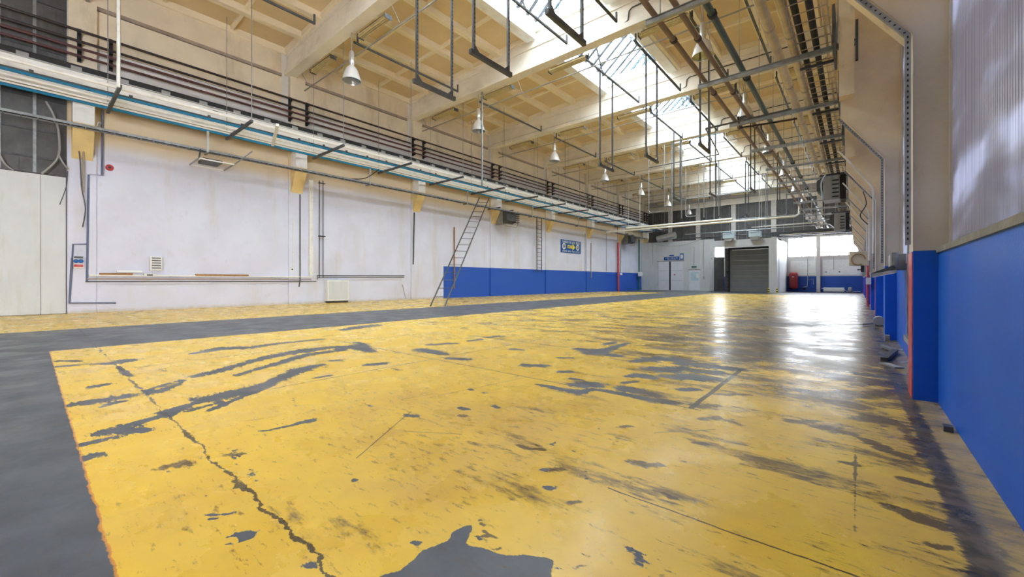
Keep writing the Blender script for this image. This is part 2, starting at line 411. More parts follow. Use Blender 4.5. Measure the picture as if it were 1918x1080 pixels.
for T, pts, w in [
    (A3, [(90,225),(180,235),(310,250),(420,245),(560,235),(700,235)], (5,9,10,9,8,7)),
    (A3, [(240,210),(340,212),(440,215)], (8,10,8)), (A3, [(170,268),(240,268),(310,260)], (9,10,8)),
    (A3, [(60,490),(130,485),(210,510)], (4,6,5)), (A3, [(40,438),(90,440),(130,440)], (5,5,4)), (A3, [(120,395),(250,398)], (3,3)),
    (A3, [(395,495),(440,500),(510,495)], (5,8,3)), (A3, [(490,515),(560,530),(630,545),(720,580)], (6,8,6,5)),
    (A3, [(720,585),(770,610),(840,635)], (9,12,9)), (A3, [(430,380),(520,400),(600,405)], (5,8,8)), (A3, [(590,430),(650,440)], (9,9)),
    (A3, [(620,395),(700,400),(790,380)], (10,12,8)), (A3, [(680,490),(740,490),(800,500),(850,530)], (12,14,12,10)),
    (A3, [(280,655),(330,672),(355,685)], (3,8,3)), (A3, [(615,655),(645,657)], (6,5)),
    (A3, [(650,360),(760,350)], (8,8)), (A3, [(560,330),(620,345)], (5,5)),
    (A3, [(780,820),(860,850),(940,880)], (10,14,14)), (A3, [(855,720),(910,735)], (8,8)), (A3, [(930,960),(1000,970)], (8,8)),
    (A3, [(830,530),(880,590),(900,640)], (12,14,12)), (A3, [(640,600),(648,760),(650,940)], (3,4,3)),
    (A3, [(40,578),(100,585)], (3,3)), (A3, [(150,40+120),(260,170),(400,185)], (3,4,3)),
    (A2, [(735,525),(790,540),(850,545)], (4,4,4)), (A2, [(1180,448),(1215,445)], (5,4)), (A2, [(1210,590),(1280,605),(1350,610)], (5,8,5)),
    (A2, [(585,840),(598,880),(620,910)], (6,10,5)), (A2, [(560,905),(650,912)], (3,3)), (A2, [(640,965),(680,955)], (4,3)), (A2, [(980,1040),(1050,1025)], (6,4)),
    (A2, [(960,765),(1010,760)], (6,4)), (A2, [(1350,725),(1400,750)], (4,6)),
    (A2, [(880,630),(930,625)], (7,6)), (A2, [(500,400),(520,402)], (4,4)),
    (A1, [(880,605),(940,602)], (5,4)), (A1, [(650,650),(720,640)], (9,9)),
    ]:
    dark += px_path([T(*p) for p in pts], w)
channel = [(.44, 1.5, .10, .455, 3.0, .09), (.455, 3.0, .09, .42, 6.2, .07), (.42, 6.2, .07, .36, 10, .10), (.36, 10, .1, .3, 20, .12)]
blob = [A2(*p) for p in [(140,1085),(190,1066),(240,1062),(300,1010),(335,972),(400,945),(455,925),(460,895),(500,872),(545,855),(553,872),(530,915),(520,945),(600,960),(680,990),(760,985),(860,997),(895,1010),(885,1050),(880,1120),(600,1190),(300,1170)]]
blob = [on_floor(*p) for p in blob]
def axis(segs):
    out = []
    for a, b, st in segs: out += list(np.arange(a, b - 1e-6, st))
    out.append(segs[-1][1]); return np.array(out)
gx = axis([(XL - 1, -16, .5), (-16, -11, .16), (-11, -6, .075), (-6, -4, .045), (-4, .8, .03), (.8, 1.2, .2)])
gy = axis([(YB - 1, 0, .5), (0, .6, .06), (.6, 4, .03), (4, 8, .045), (8, 14, .1), (14, 26, .25), (26, 62, 1.0)])
GX, GY = np.meshgrid(gx, gy)
fb = seg_field(GX, GY, bare)
def poly_field(X, Y, poly, w):
    n = len(poly); ins = np.zeros(X.shape, bool); dmin = np.full(X.shape, 1e9)
    for i in range(n):
        x0, y0 = poly[i]; x1, y1 = poly[(i + 1) % n]
        c = ((y0 > Y) != (y1 > Y)) & (X < (x1 - x0) * (Y - y0) / (y1 - y0 + 1e-12) + x0); ins ^= c
        dx, dy = x1 - x0, y1 - y0; t = np.clip(((X - x0)*dx + (Y - y0)*dy) / (dx*dx + dy*dy + 1e-9), 0, 1)
        dmin = np.minimum(dmin, np.hypot(X - x0 - t*dx, Y - y0 - t*dy))
    return np.clip(np.where(ins, dmin, -dmin) / w, -1, 1)
fblob = poly_field(GX, GY, blob, .04)
fd = seg_field(GX, GY, dark); fc = seg_field(GX, GY, channel)
nx, ny = len(gx), len(gy)
fme = bpy.data.meshes.new('floor')
co = np.stack([GX.ravel(), GY.ravel(), np.zeros(nx * ny)], 1)
idx = np.arange(nx * ny).reshape(ny, nx)
quads = np.stack([idx[:-1, :-1], idx[:-1, 1:], idx[1:, 1:], idx[1:, :-1]], -1).reshape(-1, 4)
fme.vertices.add(nx * ny); fme.vertices.foreach_set('co', co.ravel().astype(np.float32))
fme.loops.add(quads.size); fme.loops.foreach_set('vertex_index', quads.ravel().astype(np.int32))
fme.polygons.add(len(quads)); fme.polygons.foreach_set('loop_start', (np.arange(len(quads)) * 4).astype(np.int32))
fme.update(calc_edges=True)
for nm, f in (('bare', fb), ('blob', fblob), ('stain', fd), ('channel', fc)):
    a = fme.attributes.new(nm, 'FLOAT', 'POINT'); a.data.foreach_set('value', f.ravel().astype(np.float32))
def mk_floor():
    t = NT('worn_yellow_floor_paint'); x, y, z = t.xyz()
    n1 = t.noise(2.2, 8, .62); n2 = t.noise(9, 6, .6, (1, 1, 1), (4, 4, 0)); nbig = t.noise(.35, 4, .5, None, (9, 2, 0))
    # yellow paint: clean lemon in the middle, tan and scuffed towards the right
    yel = t.mix(t.rng(n1, .3, .7), (.86, .58, .065), (.80, .51, .05))
    tan = t.mix(t.rng(n2, .35, .65), (.62, .40, .13), (.52, .33, .13))
    tanf = t.math('ADD', t.rng(x, -6, .3, 0.0, .5), t.rng(nbig, .45, .62, -.2, .2), True)
    tanf = t.math('MULTIPLY', tanf, t.rng(t.noise(.9, 6, .65, None, (1, 8, 0)), .3, .62), True)
    yel = t.mix(tanf, yel, tan)
    scuff = t.rng(t.noise(3.0, 8, .75, (.7, 1.3, 1), (2, 3, 0)), .54, .82)
    yel = t.mix(t.math('MULTIPLY', scuff, .35), yel, (.36, .25, .12))
    # grey paint / concrete
    g1 = t.mix(t.rng(n1, .3, .7), (.070, .080, .098), (.105, .118, .14))
    g1 = t.mix(t.math('MULTIPLY', t.rng(t.noise(1.4, 7, .65, (.6, 1.4, 1)), .55, .75), .6), g1, (.05, .055, .065))
    g1 = t.mix(t.rng(t.noise(.8, 6, .6, None, (7, 7, 0)), .62, .72, 0, .35), g1, (.32, .36, .40))
    # where the grey walkways are painted
    wob = t.math('MULTIPLY', t.math('SUBTRACT', t.noise(7, 5, .7), .5), .05)
    yw = t.math('ADD', y, wob); xw = t.math('ADD', x, t.math('MULTIPLY', wob, 2.5))
    rect = t.math('MULTIPLY', t.rng(yw, .24, .255), t.rng(xw, -11.42, -11.38))
    rect = t.math('MULTIPLY', rect, t.rng(t.math('ADD', y, t.math('MULTIPLY', n1, 1.0)), 46.4, 46.6, 1, 0))
    strip = t.math('MULTIPLY', t.rng(xw, -16.22, -16.18, 1, 0), t.rng(y, 46, 46.1, 1, 0))
    isyel = t.math('MAXIMUM', rect, strip)
    # chipped patches that the photo shows, ragged by noise
    rag = t.math('MULTIPLY', t.math('SUBTRACT', t.noise(5.5, 10, .78, (.7, 1.6, 1)), .5), 5.0)
    rag2 = t.math('MULTIPLY', t.math('SUBTRACT', t.noise(22, 5, .7, (.6, 1.5, 1), (1, 8, 0)), .5), 2.2)
    fb_ = t.rng(t.math('ADD', t.math('ADD', t.math('MULTIPLY', t.attr('bare'), 1.6), rag), rag2), .42, .50)
    fbl = t.rng(t.math('ADD', t.attr('blob'), t.math('MULTIPLY', rag, .25)), -.03, .03)
    # sparse chips everywhere, more at a distance and to the right
    dens = t.math('ADD', t.rng(y, 3, 14, 0, .035), t.rng(x, -6, 0, 0, .015))
    pn = t.noise(1.25, 9, .70, (.55, 1.5, 1), (3, 1, 0))
    fsp = t.rng(t.math('ADD', pn, dens), .672, .678)
    chips = t.rng(t.noise(6, 7, .7, (.8, 1.2, 1), (8, 3, 0)), .725, .732)
    speck = t.rng(t.noise(26, 3, .6, (.8, 1.2, 1), (2, 3, 0)), .705, .72)
    chips = t.math('MAXIMUM', chips, t.math('MULTIPLY', speck, t.rng(t.noise(1.2, 3, .5, None, (6, 6, 0)), .45, .6, .2, 1)))
    wear = t.math('MAXIMUM', t.math('MAXIMUM', fb_, fbl), t.math('MAXIMUM', fsp, chips))
    wear = t.math('MAXIMUM', wear, t.math('MULTIPLY', t.rng(t.math('ADD', pn, t.math('MULTIPLY', n2, .3)), .80, .81), 1))
    f = t.math('MULTIPLY', isyel, t.math('SUBTRACT', 1.0, wear))
    col = t.mix(f, g1, yel)
    # thin white line in the walkway
    wl = t.math('MULTIPLY', t.rng(t.math('ABSOLUTE', t.math('ADD', x, 15.55)), .03, .05, 1, 0), t.rng(n2, .4, .6))
    col = t.mix(t.math('MULTIPLY', wl, .45), col, (.62, .62, .58))
    # orange under-edge of the painted rectangle
    ed = t.math('MULTIPLY', t.rng(t.math('ABSOLUTE', t.math('SUBTRACT', yw, .25)), .003, .008, 1, 0), t.rng(x, -11.4, -11.39))
    col = t.mix(t.math('MULTIPLY', ed, .8), col, (.60, .22, .05))
    # tyre streaks / oil dirt
    sn = t.noise(1.5, 8, .7, (.5, 1.6, 1), (0, 5, 0))
    dd = t.math('ADD', t.math('ADD', t.rng(x, -6, .2, 0, .13), t.rng(y, 4.5, 10, -.04, .11)), t.rng(x, -14, -5, -.05, 0))
    dd = t.math('ADD', dd, t.rng(y, 1, 5, -.04, 0))
    fine = t.noise(11, 7, .75, (.6, 1.8, 1), (5, 5, 0))
    streak = t.rng(t.math('ADD', t.math('ADD', sn, dd), t.math('MULTIPLY', t.math('SUBTRACT', fine, .5), .35)), .58, .70)
    col = t.mix(t.math('MULTIPLY', t.rng(t.math('ADD', fine, t.math('MULTIPLY', nbig, .25)), .69, .79), .65), col, (.14, .085, .045))
    grit = t.math('ADD', t.math('ADD', t.math('MULTIPLY', fine, .6), t.math('MULTIPLY', sn, .4)), dd)
    col = t.mix(t.math('MULTIPLY', t.rng(grit, .615, .67), .7), col, (.09, .055, .035))
    col = t.mix(t.math('MULTIPLY', streak, .72), col, (.085, .055, .04))
    sd = t.rng(t.math('ADD', t.math('MULTIPLY', t.attr('stain'), 1.2), t.math('MULTIPLY', rag, 1.1)), .25, .65)
    col = t.mix(t.math('MULTIPLY', sd, .85), col, (.065, .042, .032))
    ch = t.rng(t.math('ADD', t.math('ADD', t.attr('channel'), t.math('MULTIPLY', rag, .5)), t.math('MULTIPLY', rag2, .35)), .0, .3)
    col = t.mix(t.math('MULTIPLY', ch, .9), col, t.mix(t.rng(n2, .4, .6), (.02, .02, .02), (.12, .10, .08)))
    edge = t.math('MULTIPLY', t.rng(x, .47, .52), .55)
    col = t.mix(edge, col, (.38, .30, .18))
    # cracks and joints
    cw = t.math('MULTIPLY', t.math('SUBTRACT', t.noise(2.4, 8, .7), .5), .22)
    ycr = t.math('ABSOLUTE', t.math('SUBTRACT', t.math('ADD', y, cw), .87))
    wdt = t.rng(t.noise(2.0, 6, .7, None, (1, 1, 4)), .42, .66, .003, .022)
    crack = t.math('MULTIPLY', t.math('LESS_THAN', ycr, wdt), t.rng(x, -17.5, -17.4))
    def joint(axis_, c, lo, hi, w):
        a, b = (y, x) if axis_ == 'y' else (x, y)
        d = t.math('ABSOLUTE', t.math('SUBTRACT', t.math('ADD', a, t.math('MULTIPLY', cw, .25)), c))
        return t.math('MULTIPLY', t.math('MULTIPLY', t.math('LESS_THAN', d, w), t.math('GREATER_THAN', b, lo)), t.math('LESS_THAN', b, hi))
    js = [joint('y', 4.36, -9, -1.2, .012), joint('x', -1.3, 4.35, 6.8, .028), joint('y', 6.8, -7.2, -1.3, .02), joint('y', 2.35, -1.2, .4, .006),
          joint('x', -5.4, 1.5, 30, .008), joint('y', 13.0, -22, .4, .02), joint('y', 21.0, -22, .4, .03), joint('y', 29.5, -22, .4, .04), joint('y', 38, -22, .4, .04), joint('x', -8.3, 1, 44, .012)]
    k = crack
    for q in js: k = t.math('MAXIMUM', k, q)
    col = t.mix(t.math('MULTIPLY', k, .88), col, (.03, .03, .033))
    pit = t.rng(t.noise(16, 8, .8, (.5, 2.2, 1), (9, 1, 4)), .665, .70)
    col = t.mix(t.math('MULTIPLY', pit, t.math('MULTIPLY', f, .7)), col, (.07, .05, .04))
    # straight scratches
    sc = None
    for (u0, v0, u1, v1) in [(667,858,770,770),(758,807,865,813),(640,660,905,660),(750,748,812,737),(800,745,1010,701),(1225,810,1340,804),(1100,650,1330,625)]:
        (xa, ya), (xb, yb) = on_floor(u0, v0), on_floor(u1, v1)
        L = math.hypot(xb-xa, yb-ya); ux, uy = (xb-xa)/L, (yb-ya)/L
        al = t.math('ADD', t.math('MULTIPLY', x, ux), t.math('MULTIPLY', y, uy)); a0 = xa*ux + ya*uy
        ac = t.math('ABSOLUTE', t.math('SUBTRACT', t.math('ADD', t.math('ADD', t.math('MULTIPLY', x, -uy), t.math('MULTIPLY', y, ux)), t.math('MULTIPLY', cw, .12)), -xa*uy + ya*ux))
        q = t.math('MULTIPLY', t.math('LESS_THAN', ac, .006), t.math('LESS_THAN', t.math('ABSOLUTE', t.math('SUBTRACT', al, a0 + L/2)), L/2))
        sc = q if sc is None else t.math('MAXIMUM', sc, q)
    col = t.mix(t.math('MULTIPLY', sc, .75), col, (.07, .06, .05))
    rough = t.mix(f, (.42, .42, .42), (.30, .30, .30))
    rr = t.math('ADD', t.rng(t.noise(1.7, 6, .6, None, (0, 9, 0)), .3, .7, .20, .40), t.math('MULTIPLY', t.math('SUBTRACT', 1.0, f), .10))
    h = t.math('ADD', t.math('MULTIPLY', f, .6), t.math('MULTIPLY', n2, .25))
    h = t.math('SUBTRACT', h, t.math('MULTIPLY', k, 1.5))
    h = t.math('ADD', h, t.math('MULTIPLY', t.noise(2.5, 5, .6, (.6, 1.5, 1)), .6))
    t.bsdf(col, rr, 0, .45, t.bump(h, .35, .008))
    return t.m
fme.materials.append(mk_floor())
floor = bpy.data.objects.new('floor', fme); COL.objects.link(floor)
struct(floor, 'worn yellow painted concrete floor with grey walkways and cracks')

# ------------------------------------------------------------------ left wall
wl = MB().box(XL - .35, .98, 0, XL, YE, 14.3).build('wall_left', M['wall_white'], org=(XL, 0, 0)); struct(wl, 'long white wall with peeling paint and a blue lower band at the far end')
# upper cream panels and lower plaster slabs, one per bay
for i in range(1, len(BEAMS)):
    a = BEAMS[i] + .42; b = (BEAMS[i+1] if i+1 < len(BEAMS) else YE) - .42
    b = min(b, YE)
    for z0, z1 in ((10.85, 12.42), (12.62, 14.3)):
        MB().box(XL, a, z0, XL + .06, b, z1).build('upper_wall_panel', M['cream'], wl)
    if i < 7: MB().box(XL, a + .2, .0, XL + .035, min(b - .1, YE), 5.62 - .0).build('plaster_slab', M['wall_white'], wl)
    MB().box(XL, a, 12.44, XL + .14, b, 12.58).build('wall_ledge', M['brownconduit'], wl)
# part left of the first column: sandwich panels below, dark cladding above
pw = MB().box(XL - .35, YB, 0, XL - .06, .98, 14.3).build('wall_left_partition', M['cladding'], org=(XL, 0, 0)); struct(pw, 'partition of pale insulated panels with dark steel cladding above')
y = YB
while y < .95:
    y1 = min(y + 1.13, .96)
    MB().box(XL - .06, y + .006, .02, XL, y1 - .006, 5.4).build('sandwich_panel', M['panelwhite'], pw); y += 1.13
y = YB
while y < .9:
    MB().box(XL - .06, y + .02, 5.45, XL - .035, min(y + .86, .94), 13.5).build('cladding_sheet', M['cladding'], pw); y += .9
for z in (6.0, 7.05, 8.3, 10.2, 12.0): MB().box(XL - .035, YB, z, XL + .01, .95, z + .07).build('cladding_rail', M['dgrey'], pw)
for yy in (-2.6, -1.45, -.75, .1): MB().box(XL - .035, yy, 5.45, XL + .02, yy + .09, 13.2).build('cladding_post', M['grey'], pw)

def column_left(y, i):
    c = MB().box(XL, y - .4, 0, XL + .10, y + .4, ZB).build('column', M['wall_white'], org=(XL, y, 0))
    struct(c, 'white concrete column flush in the long left wall')
    MB().prism([(XL + .1, 6.2), (XL + .75, 7.35), (XL + .75, 7.5), (XL + .1, 7.5)], y - .3, y + .3).build('corbel', M['corbel'], c)
    MB().box(XL + .1, y - .3, 7.5, XL + .75, y + .3, 8.5).build('capital_block', M['beamwhite'], c)
    MB().box(XL + .1, y - .4, 9.5, XL + .28, y + .4, ZB).build('upper_pilaster', M['cream'], c)
for i, y in enumerate(BEAMS[1:]): column_left(y + .35 if i else 1.4, i)
cb = MB().box(XL + .1, YB + .1, 8.5, -23.22, YE - .1, 9.45).build('crane_runway_beam', M['beamwhite'], org=(-23.4, 0, 8.5)); struct(cb, 'white painted concrete runway beam on the left wall corbels')
MB().box(-23.6, YB + .1, 9.45, -23.25, YE - .1, 9.74).build('rail', M['black'], cb)
MB().box(XL + .12, YB + .1, 8.46, -23.24, YE - .1, 8.5).build('soffit_shade', M['brownconduit'], cb)  # tan plate paints the shade under the white beam
y = -3
while y < 58: 
    MB().box(-23.66, y, 9.47, -23.235, y + .30, 9.66).build('rail_clip', M['cablegrey'], cb); y += 1.35
    if random.random() < .5: MB().box(-23.225, y + .3, 8.95, -23.20, y + .42, 9.07).build('bolt_head', M['dgrey'], cb)

# ------------------------------------------------------------------ ceiling, beams, skylights
ce = MB()
for xa, xb in ((XL - .3, -13.4), (-8.25, .9)):
    ce.prism([(xa, zroof(xa) + .12), (xb, zroof(xb) + .12), (xb, zroof(xb) + .3), (xa, zroof(xa) + .3)], YB, YE + .3)
ceil = ce.build('ceiling', M['ceil'], org=(-11, 24, 14)); struct(ceil, 'cream concrete ceiling of ribbed roof slabs')
def roof_panel(w, L, sl):
    m = MB(); r = MB()
    def q(m, x0, x1, y0, y1, d0, d1):
        m.prism([(x0, sl * x0 + d0), (x1, sl * x1 + d0), (x1, sl * x1 + d1), (x0, sl * x0 + d1)], y0, y1)
    q(m, 0, w, 0, L, .06, .12)
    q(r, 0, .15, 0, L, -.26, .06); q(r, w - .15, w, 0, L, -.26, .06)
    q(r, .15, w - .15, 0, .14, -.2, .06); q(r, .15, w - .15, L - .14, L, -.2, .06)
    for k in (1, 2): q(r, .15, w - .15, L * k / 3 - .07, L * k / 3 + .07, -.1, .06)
    return m, r
protos = {}
def place_panel(xs, w, y0, L, side):
    sl = .45 / 13 if side == 'l' else -.45 / 13
    key = (side, round(w, 3), round(L, 2))
    if key not in protos:
        pm_, pr_ = roof_panel(w - .012, L, sl)
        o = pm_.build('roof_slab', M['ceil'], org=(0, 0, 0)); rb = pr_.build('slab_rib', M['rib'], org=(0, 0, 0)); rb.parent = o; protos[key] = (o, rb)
    else:
        o = protos[key][0].copy(); COL.objects.link(o); rb = protos[key][1].copy(); COL.objects.link(rb); rb.parent = o
    o.parent = ceil; o.location = (xs + 11, y0 - 24, zroof(xs) - 14)
for i in range(-1, len(BEAMS)):
    a = (BEAMS[i] if i >= 0 else YB) + (.15 if i >= 0 else 0); b = (BEAMS[i+1] if i+1 < len(BEAMS) else YE) - .15
    if b > YE: b = YE
    if b - a < 1.2: continue
    for k in range(5): place_panel(-24 + k * 2.12, 2.12, a, b - a, 'l')
    for k in range(4): place_panel(-8.25 + k * 2.24, 2.24, a, b - a, 'r')
for y in BEAMS:
    m = MB()
    xs = [XL + .02, -11.0, .64]
    m.prism([(XL + .02, ZB + .25), (.64, ZB + .25), (.64, zroof(.64) + .1), (-11, zroof(-11) + .1), (XL + .02, zroof(XL) + .1)], y - .14, y + .14)
    m.box(XL + .02, y - .27, ZB, .64, y + .27, ZB + .25)
    m.prism([(XL + .02, zroof(XL) - .34), (.64, zroof(.64) - .34), (.64, zroof(.64) - .2), (-11, zroof(-11) - .2), (XL + .02, zroof(XL) - .2)], y - .2, y + .2)
    o = m.build('roof_beam', M['beam'], org=(-11.7, y, ZB)); struct(o, 'white concrete roof beam spanning the hall')
# lanterns
def lantern(a, b, n):
    X0, X1, XM = -12.85, -8.8, -10.82
    zc0 = zroof(-12) + .05
    root = thing('skylight', (XM, (a + b) / 2, zc0), None, None); del_keys(root)
    struct(root, 'glazed ridge skylight between two roof beams')
    m = MB(); m.box(-13.4, a, 13.93, X0, b, 14.95); m.box(X1, a, 13.93, -8.25, b, 14.95)
    m.build('kerb', M['beamwhite'], root)
    zt = 16.6; z0 = 14.95
    MB().box(XM - .06, a, zt - .06, XM + .06, b, zt + .06).build('ridge_bar', M['dgrey'], root)
    st = (b - a) / n
    pm = {}
    for s, xe in ((0, X0), (1, X1)):
        for k in range(n + 1):
            yy = a + k * st
            if k == 0 or s not in pm:
                if k == 0:
                    bm_ = MB().bar((xe, yy, z0 - .08), (XM, yy, zt - .08), .19, .2).build('glazing_bar', M['dgrey'], root); pm[('b', s)] = bm_; base = yy
                    continue
            o = pm[('b', s)].copy(); COL.objects.link(o); o.parent = root; o.location = (0, yy - base, 0)
        for k in range(n):
            ya, yb = a + k * st + .03, a + (k + 1) * st - .03
            if k == 0:
                nx_, nz_ = (-(zt - z0), (XM - xe)) if s == 0 else ((zt - z0), -(XM - xe))
                pm[('p', s)] = MB().add([(xe, ya, z0), (XM, ya, zt), (XM, yb, zt), (xe, yb, z0), (xe, ya, z0 + .01), (XM, ya, zt + .01), (XM, yb, zt + .01), (xe, yb, z0 + .01)], [(0,1,2,3),(4,7,6,5),(0,4,5,1),(1,5,6,2),(2,6,7,3),(3,7,4,0)]).build('pane', M['wireglass'], root)
            else:
                o = pm[('p', s)].copy(); COL.objects.link(o); o.parent = root; o.location = (0, k * st, 0)
    # gable ends and wind brace
    for yy in (a - .02, b + .02):
        MB().prism([(X0, z0), (X1, z0), (XM, zt)], yy - .02, yy + .02).build('gable_end', M['wireglass'], root)
    MB().bar((X0 + .15, a + .6, z0 + .02), (XM - .1, b - 1.2, zt - .15), .09, .09).build('wind_brace', M['dgrey'], root)
    MB().bar((XM - .1, a + .8, zt - .2), (X0 + .15, b - 1.0, z0 + .0), .09, .09).build('wind_brace', M['dgrey'], root)
def del_keys(o):
    for k in ('label', 'category', 'group'):
        if k in o: del o[k]
for i in range(len(BEAMS)):
    a = BEAMS[i] + .3; b = (BEAMS[i+1] if i+1 < len(BEAMS) else YE) - .3
    b = min(b, YE)
    if b - a > 3 and i > 0: lantern(a, b, 10)
    elif i == 0: ceil_closed = MB().box(-13.4, a - .1, 14.2, -8.25, b + .1, 14.5).build('unseen_shade_roof', M['ceil'], ceil)  # unseen bay roofed over instead of glazed, keeps light off the frame fronts
    elif b > a: pass
# last stub of roof between the last beam and the end wall, and the first one at the back
rs = MB()
if YE - BEAMS[-1] < 3.5: rs.box(-13.4, BEAMS[-1] + .14, 14.2, -8.25, YE + .3, 14.5)
rs.box(-13.4, YB, 14.2, -8.25, BEAMS[0] - .29, 14.5)
for i in range(1, len(BEAMS)): rs.box(-13.4, BEAMS[i] - .3, 14.4, -8.25, BEAMS[i] + .3, 14.95)
rs.box(-13.4, BEAMS[0] - .3, 14.4, -8.25, BEAMS[0] + .3, 14.95)
rso = rs.build('trim_1', M['beamwhite']); struct(rso, 'concrete upstands between the skylights')

# ------------------------------------------------------------------ right wall
wr = MB()
wr.box(XR, YB, 0, XR + .3, YE, 1.6); wr.box(XR + .02, YB, 6.6, XR + .35, YE, 14.0)
wro = wr.build('wall_right', M['blue'], org=(XR, 0, 0)); struct(wro, 'right wall painted blue below translucent glazing')
MB().box(XR + .0, YB, 6.6, XR + .02, YE, 14.0).build('upper_wall_lining', M['cream'], wro)
MB().box(XR - .015, YB, 1.6, XR + .30, YE, 1.655).build('sill', M['concrete'], wro)
for i, y in enumerate([FRAMES[0] - 6] + FRAMES):
    y1 = y + 6.0; a = max(y + .48, YB); b = min(y1, YE)
    if b <= a: continue
    wob = struct(MB().box(XR + .1, a, 1.655, XR + .118, b, 6.6).build('window_%d' % (i + 1), M['poly']), 'translucent fluted polycarbonate glazing panel')
    MB().box(XR + .08, a, 1.655, XR + .14, a + .05, 6.6).build('window_frame', M['colwhite'], wob)
    MB().box(XR + .08, b - .05, 1.655, XR + .14, b, 6.6).build('window_frame', M['colwhite'], wob)
for k, y in enumerate(FRAMES):
    lab = ['beige concrete frame with a flared haunch on the right wall'][0]
    poly = [(.47, 1.63), (XR + .1, 1.63), (XR + .1, 13.4), (-.3, 13.4), (-.3, 5.15), (.47, 4.02)]
    o = MB().prism(poly, y, y + .45).build('wall_frame', M['frame'], org=(.5, y, 0)); struct(o, lab)
    MB().box(.47, y, 0, XR + .02, y + .45, 1.63).build('blue_pillar_base', M['blue'], o)
    if k != 2:
        MB().box(.462, y + .04, 0, .47, y + .45, 1.62).build('red_stripe', M['red'], o)
    MB().box(-.32, y - .35, 5.5, -.05, y, 12.4).build('downstand_block', M['frame'], o)
    # perforated cable channel following the inner edge
    m = MB().box(.40, y - .03, 1.7, .45, y + .02, 4.0); m.bar((.43, y, 4.0), (-.33, y, 5.1), .05, .05)
    m.build('cable_channel', M['grey'], o)
    if k < 4:
        m = MB()
        for q in range(38): m.box(.418, y - .033, 1.75 + .06 * q, .432, y - .03, 1.775 + .06 * q)
        for q in range(19): xx = .40 - .04 * q; zz_ = 4.04 + .058 * q; m.box(xx - .01, y - .028, zz_ - .008, xx + .01, y - .0255, zz_ + .008)
        tag(m.build('punched_holes', M['black'], o), kind='stuff')

# ------------------------------------------------------------------ end wall and back wall
ew = MB()
ew.box(XL - .3, YE, 0, -14.65, YE + .3, 14.3); ew.box(-13.6, YE, 0, -6.45, YE + .3, 14.3); ew.box(-14.65, YE, 0, -13.6, YE + .3, 4.5); ew.box(-14.65, YE, 6.3, -13.6, YE + .3, 14.3); ew.box(-6.45, YE, 0, .9, YE + .3, 4.2); ew.box(-6.45, YE, 6.55, .9, YE + .3, 14.3); ew.box(.1, YE, 4.2, .9, YE + .3, 6.55)
ewo = ew.build('wall_end', M['endwall'], org=(-11, YE, 0)); struct(ewo, 'far end wall with dark cladding above and blue lower band')
x = XL + .1
while x < .4:
    MB().box(x + .01, YE - .06, 6.7, min(x + .98, .62), YE, 11.35).build('cladding_sheet', M['cladding'], ewo); x += 1.0
for x0 in (-20.9, -17.1, -12.7, -8.2, -3.63): MB().box(x0, YE - .25, 6.7, x0 + .55, YE - .06, 11.35).build('pilaster', M['colwhite'], ewo)
MB().box(-3.65, YE - .25, 0, -3.3, YE, 6.7).build('end_column', M['colwhite'], ewo)
MB().box(XL, YE - .3, 11.35, .6, YE, 12.1).build('tie_beam', M['beam'], ewo)
MB().box(-6.3, YE - .04, 3.95, .4, YE, 4.2).build('window_ledge', M['colwhite'], ewo)
MB().box(-6.2, YE - .03, 2.0, -3.75, YE, 3.75).build('wall_board', M['white'], ewo)
MB().box(-3.1, YE - .03, 2.0, .3, YE, 3.75).build('wall_board', M['white'], ewo)
for n_, (xa, xb) in enumerate(((-6.45, -3.7), (-3.3, .1))):
    w = struct(MB().box(xa, YE + .1, 4.2, xb, YE + .115, 6.55).build('window_%d' % (20 + n_), M['glass']), 'bright end wall window strip')
    nn = 4
    for k in range(nn + 1):
        xx = xa + (xb - xa) * k / nn; MB().box(xx - .04, YE + .05, 4.2, xx + .04, YE + .14, 6.55).build('window_frame', M['colwhite'], w)
    for zz in (4.2, 6.47): MB().box(xa, YE + .05, zz, xb, YE + .14, zz + .08).build('window_frame', M['colwhite'], w)
    for k in (1, 3): MB().box(xa + (xb - xa) * k / nn, YE + .06, 5.35, xa + (xb - xa) * (k + 1) / nn, YE + .13, 5.42).build('window_frame', M['colwhite'], w)
struct(MB().box(XL - .3, YB - .3, 0, .9, YB, 14.3).build('wall_back', M['cladding'], org=(-11, YB, 0)), 'plain back wall')

# ---- white partition with doors, gate enclosure
PY = 57.5
pt = MB(); pt.box(XL + .04, PY, 0, -14.2, PY + .12, 6.75)
pto = pt.build('wall_partition', M['panelwhite'], org=(-19, PY, 0)); struct(pto, 'white insulated partition with doors at the far left end')
x = XL + .04
while x < -14.3:
    MB().box(x + .012, PY - .02, 0, min(x + 1.15, -14.2) - .012, PY, 6.75).build('sandwich_panel', M['panelwhite'], pto); x += 1.16
def leafdoor(n, xa, xb, z, lab):
    d = struct(MB().box(xa, PY - .10, .03, xb, PY - .035, z).build('door_%d' % n, M['doorwhite']), lab); return d
d1 = leafdoor(1, -21.4, -19.95, 4.0, 'left leaf of the tall white double door')
d2 = leafdoor(2, -19.72, -18.1, 4.0, 'right leaf of the tall white double door')
for d, xa, xb in ((d1, -21.4, -19.95), (d2, -19.72, -18.1)):
    for zz in (1.36, 2.7): MB().box(xa + .03, PY - .108, zz, xb - .03, PY - .10, zz + .03).build('panel_joint', M['cablegrey'], d)
MB().box(-19.3, PY - .108, 2.1, -19.1, PY - .10, 2.25).build('red_sticker', M['red'], d2)
MB().box(-21.6, PY - .12, 4.02, -17.95, PY - .02, 4.12).build('sliding_track', M['cablegrey'], pto)
MB().box(-19.95, PY - .06, .03, -19.72, PY - .03, 4.0).build('door_gap', M['black'], pto)
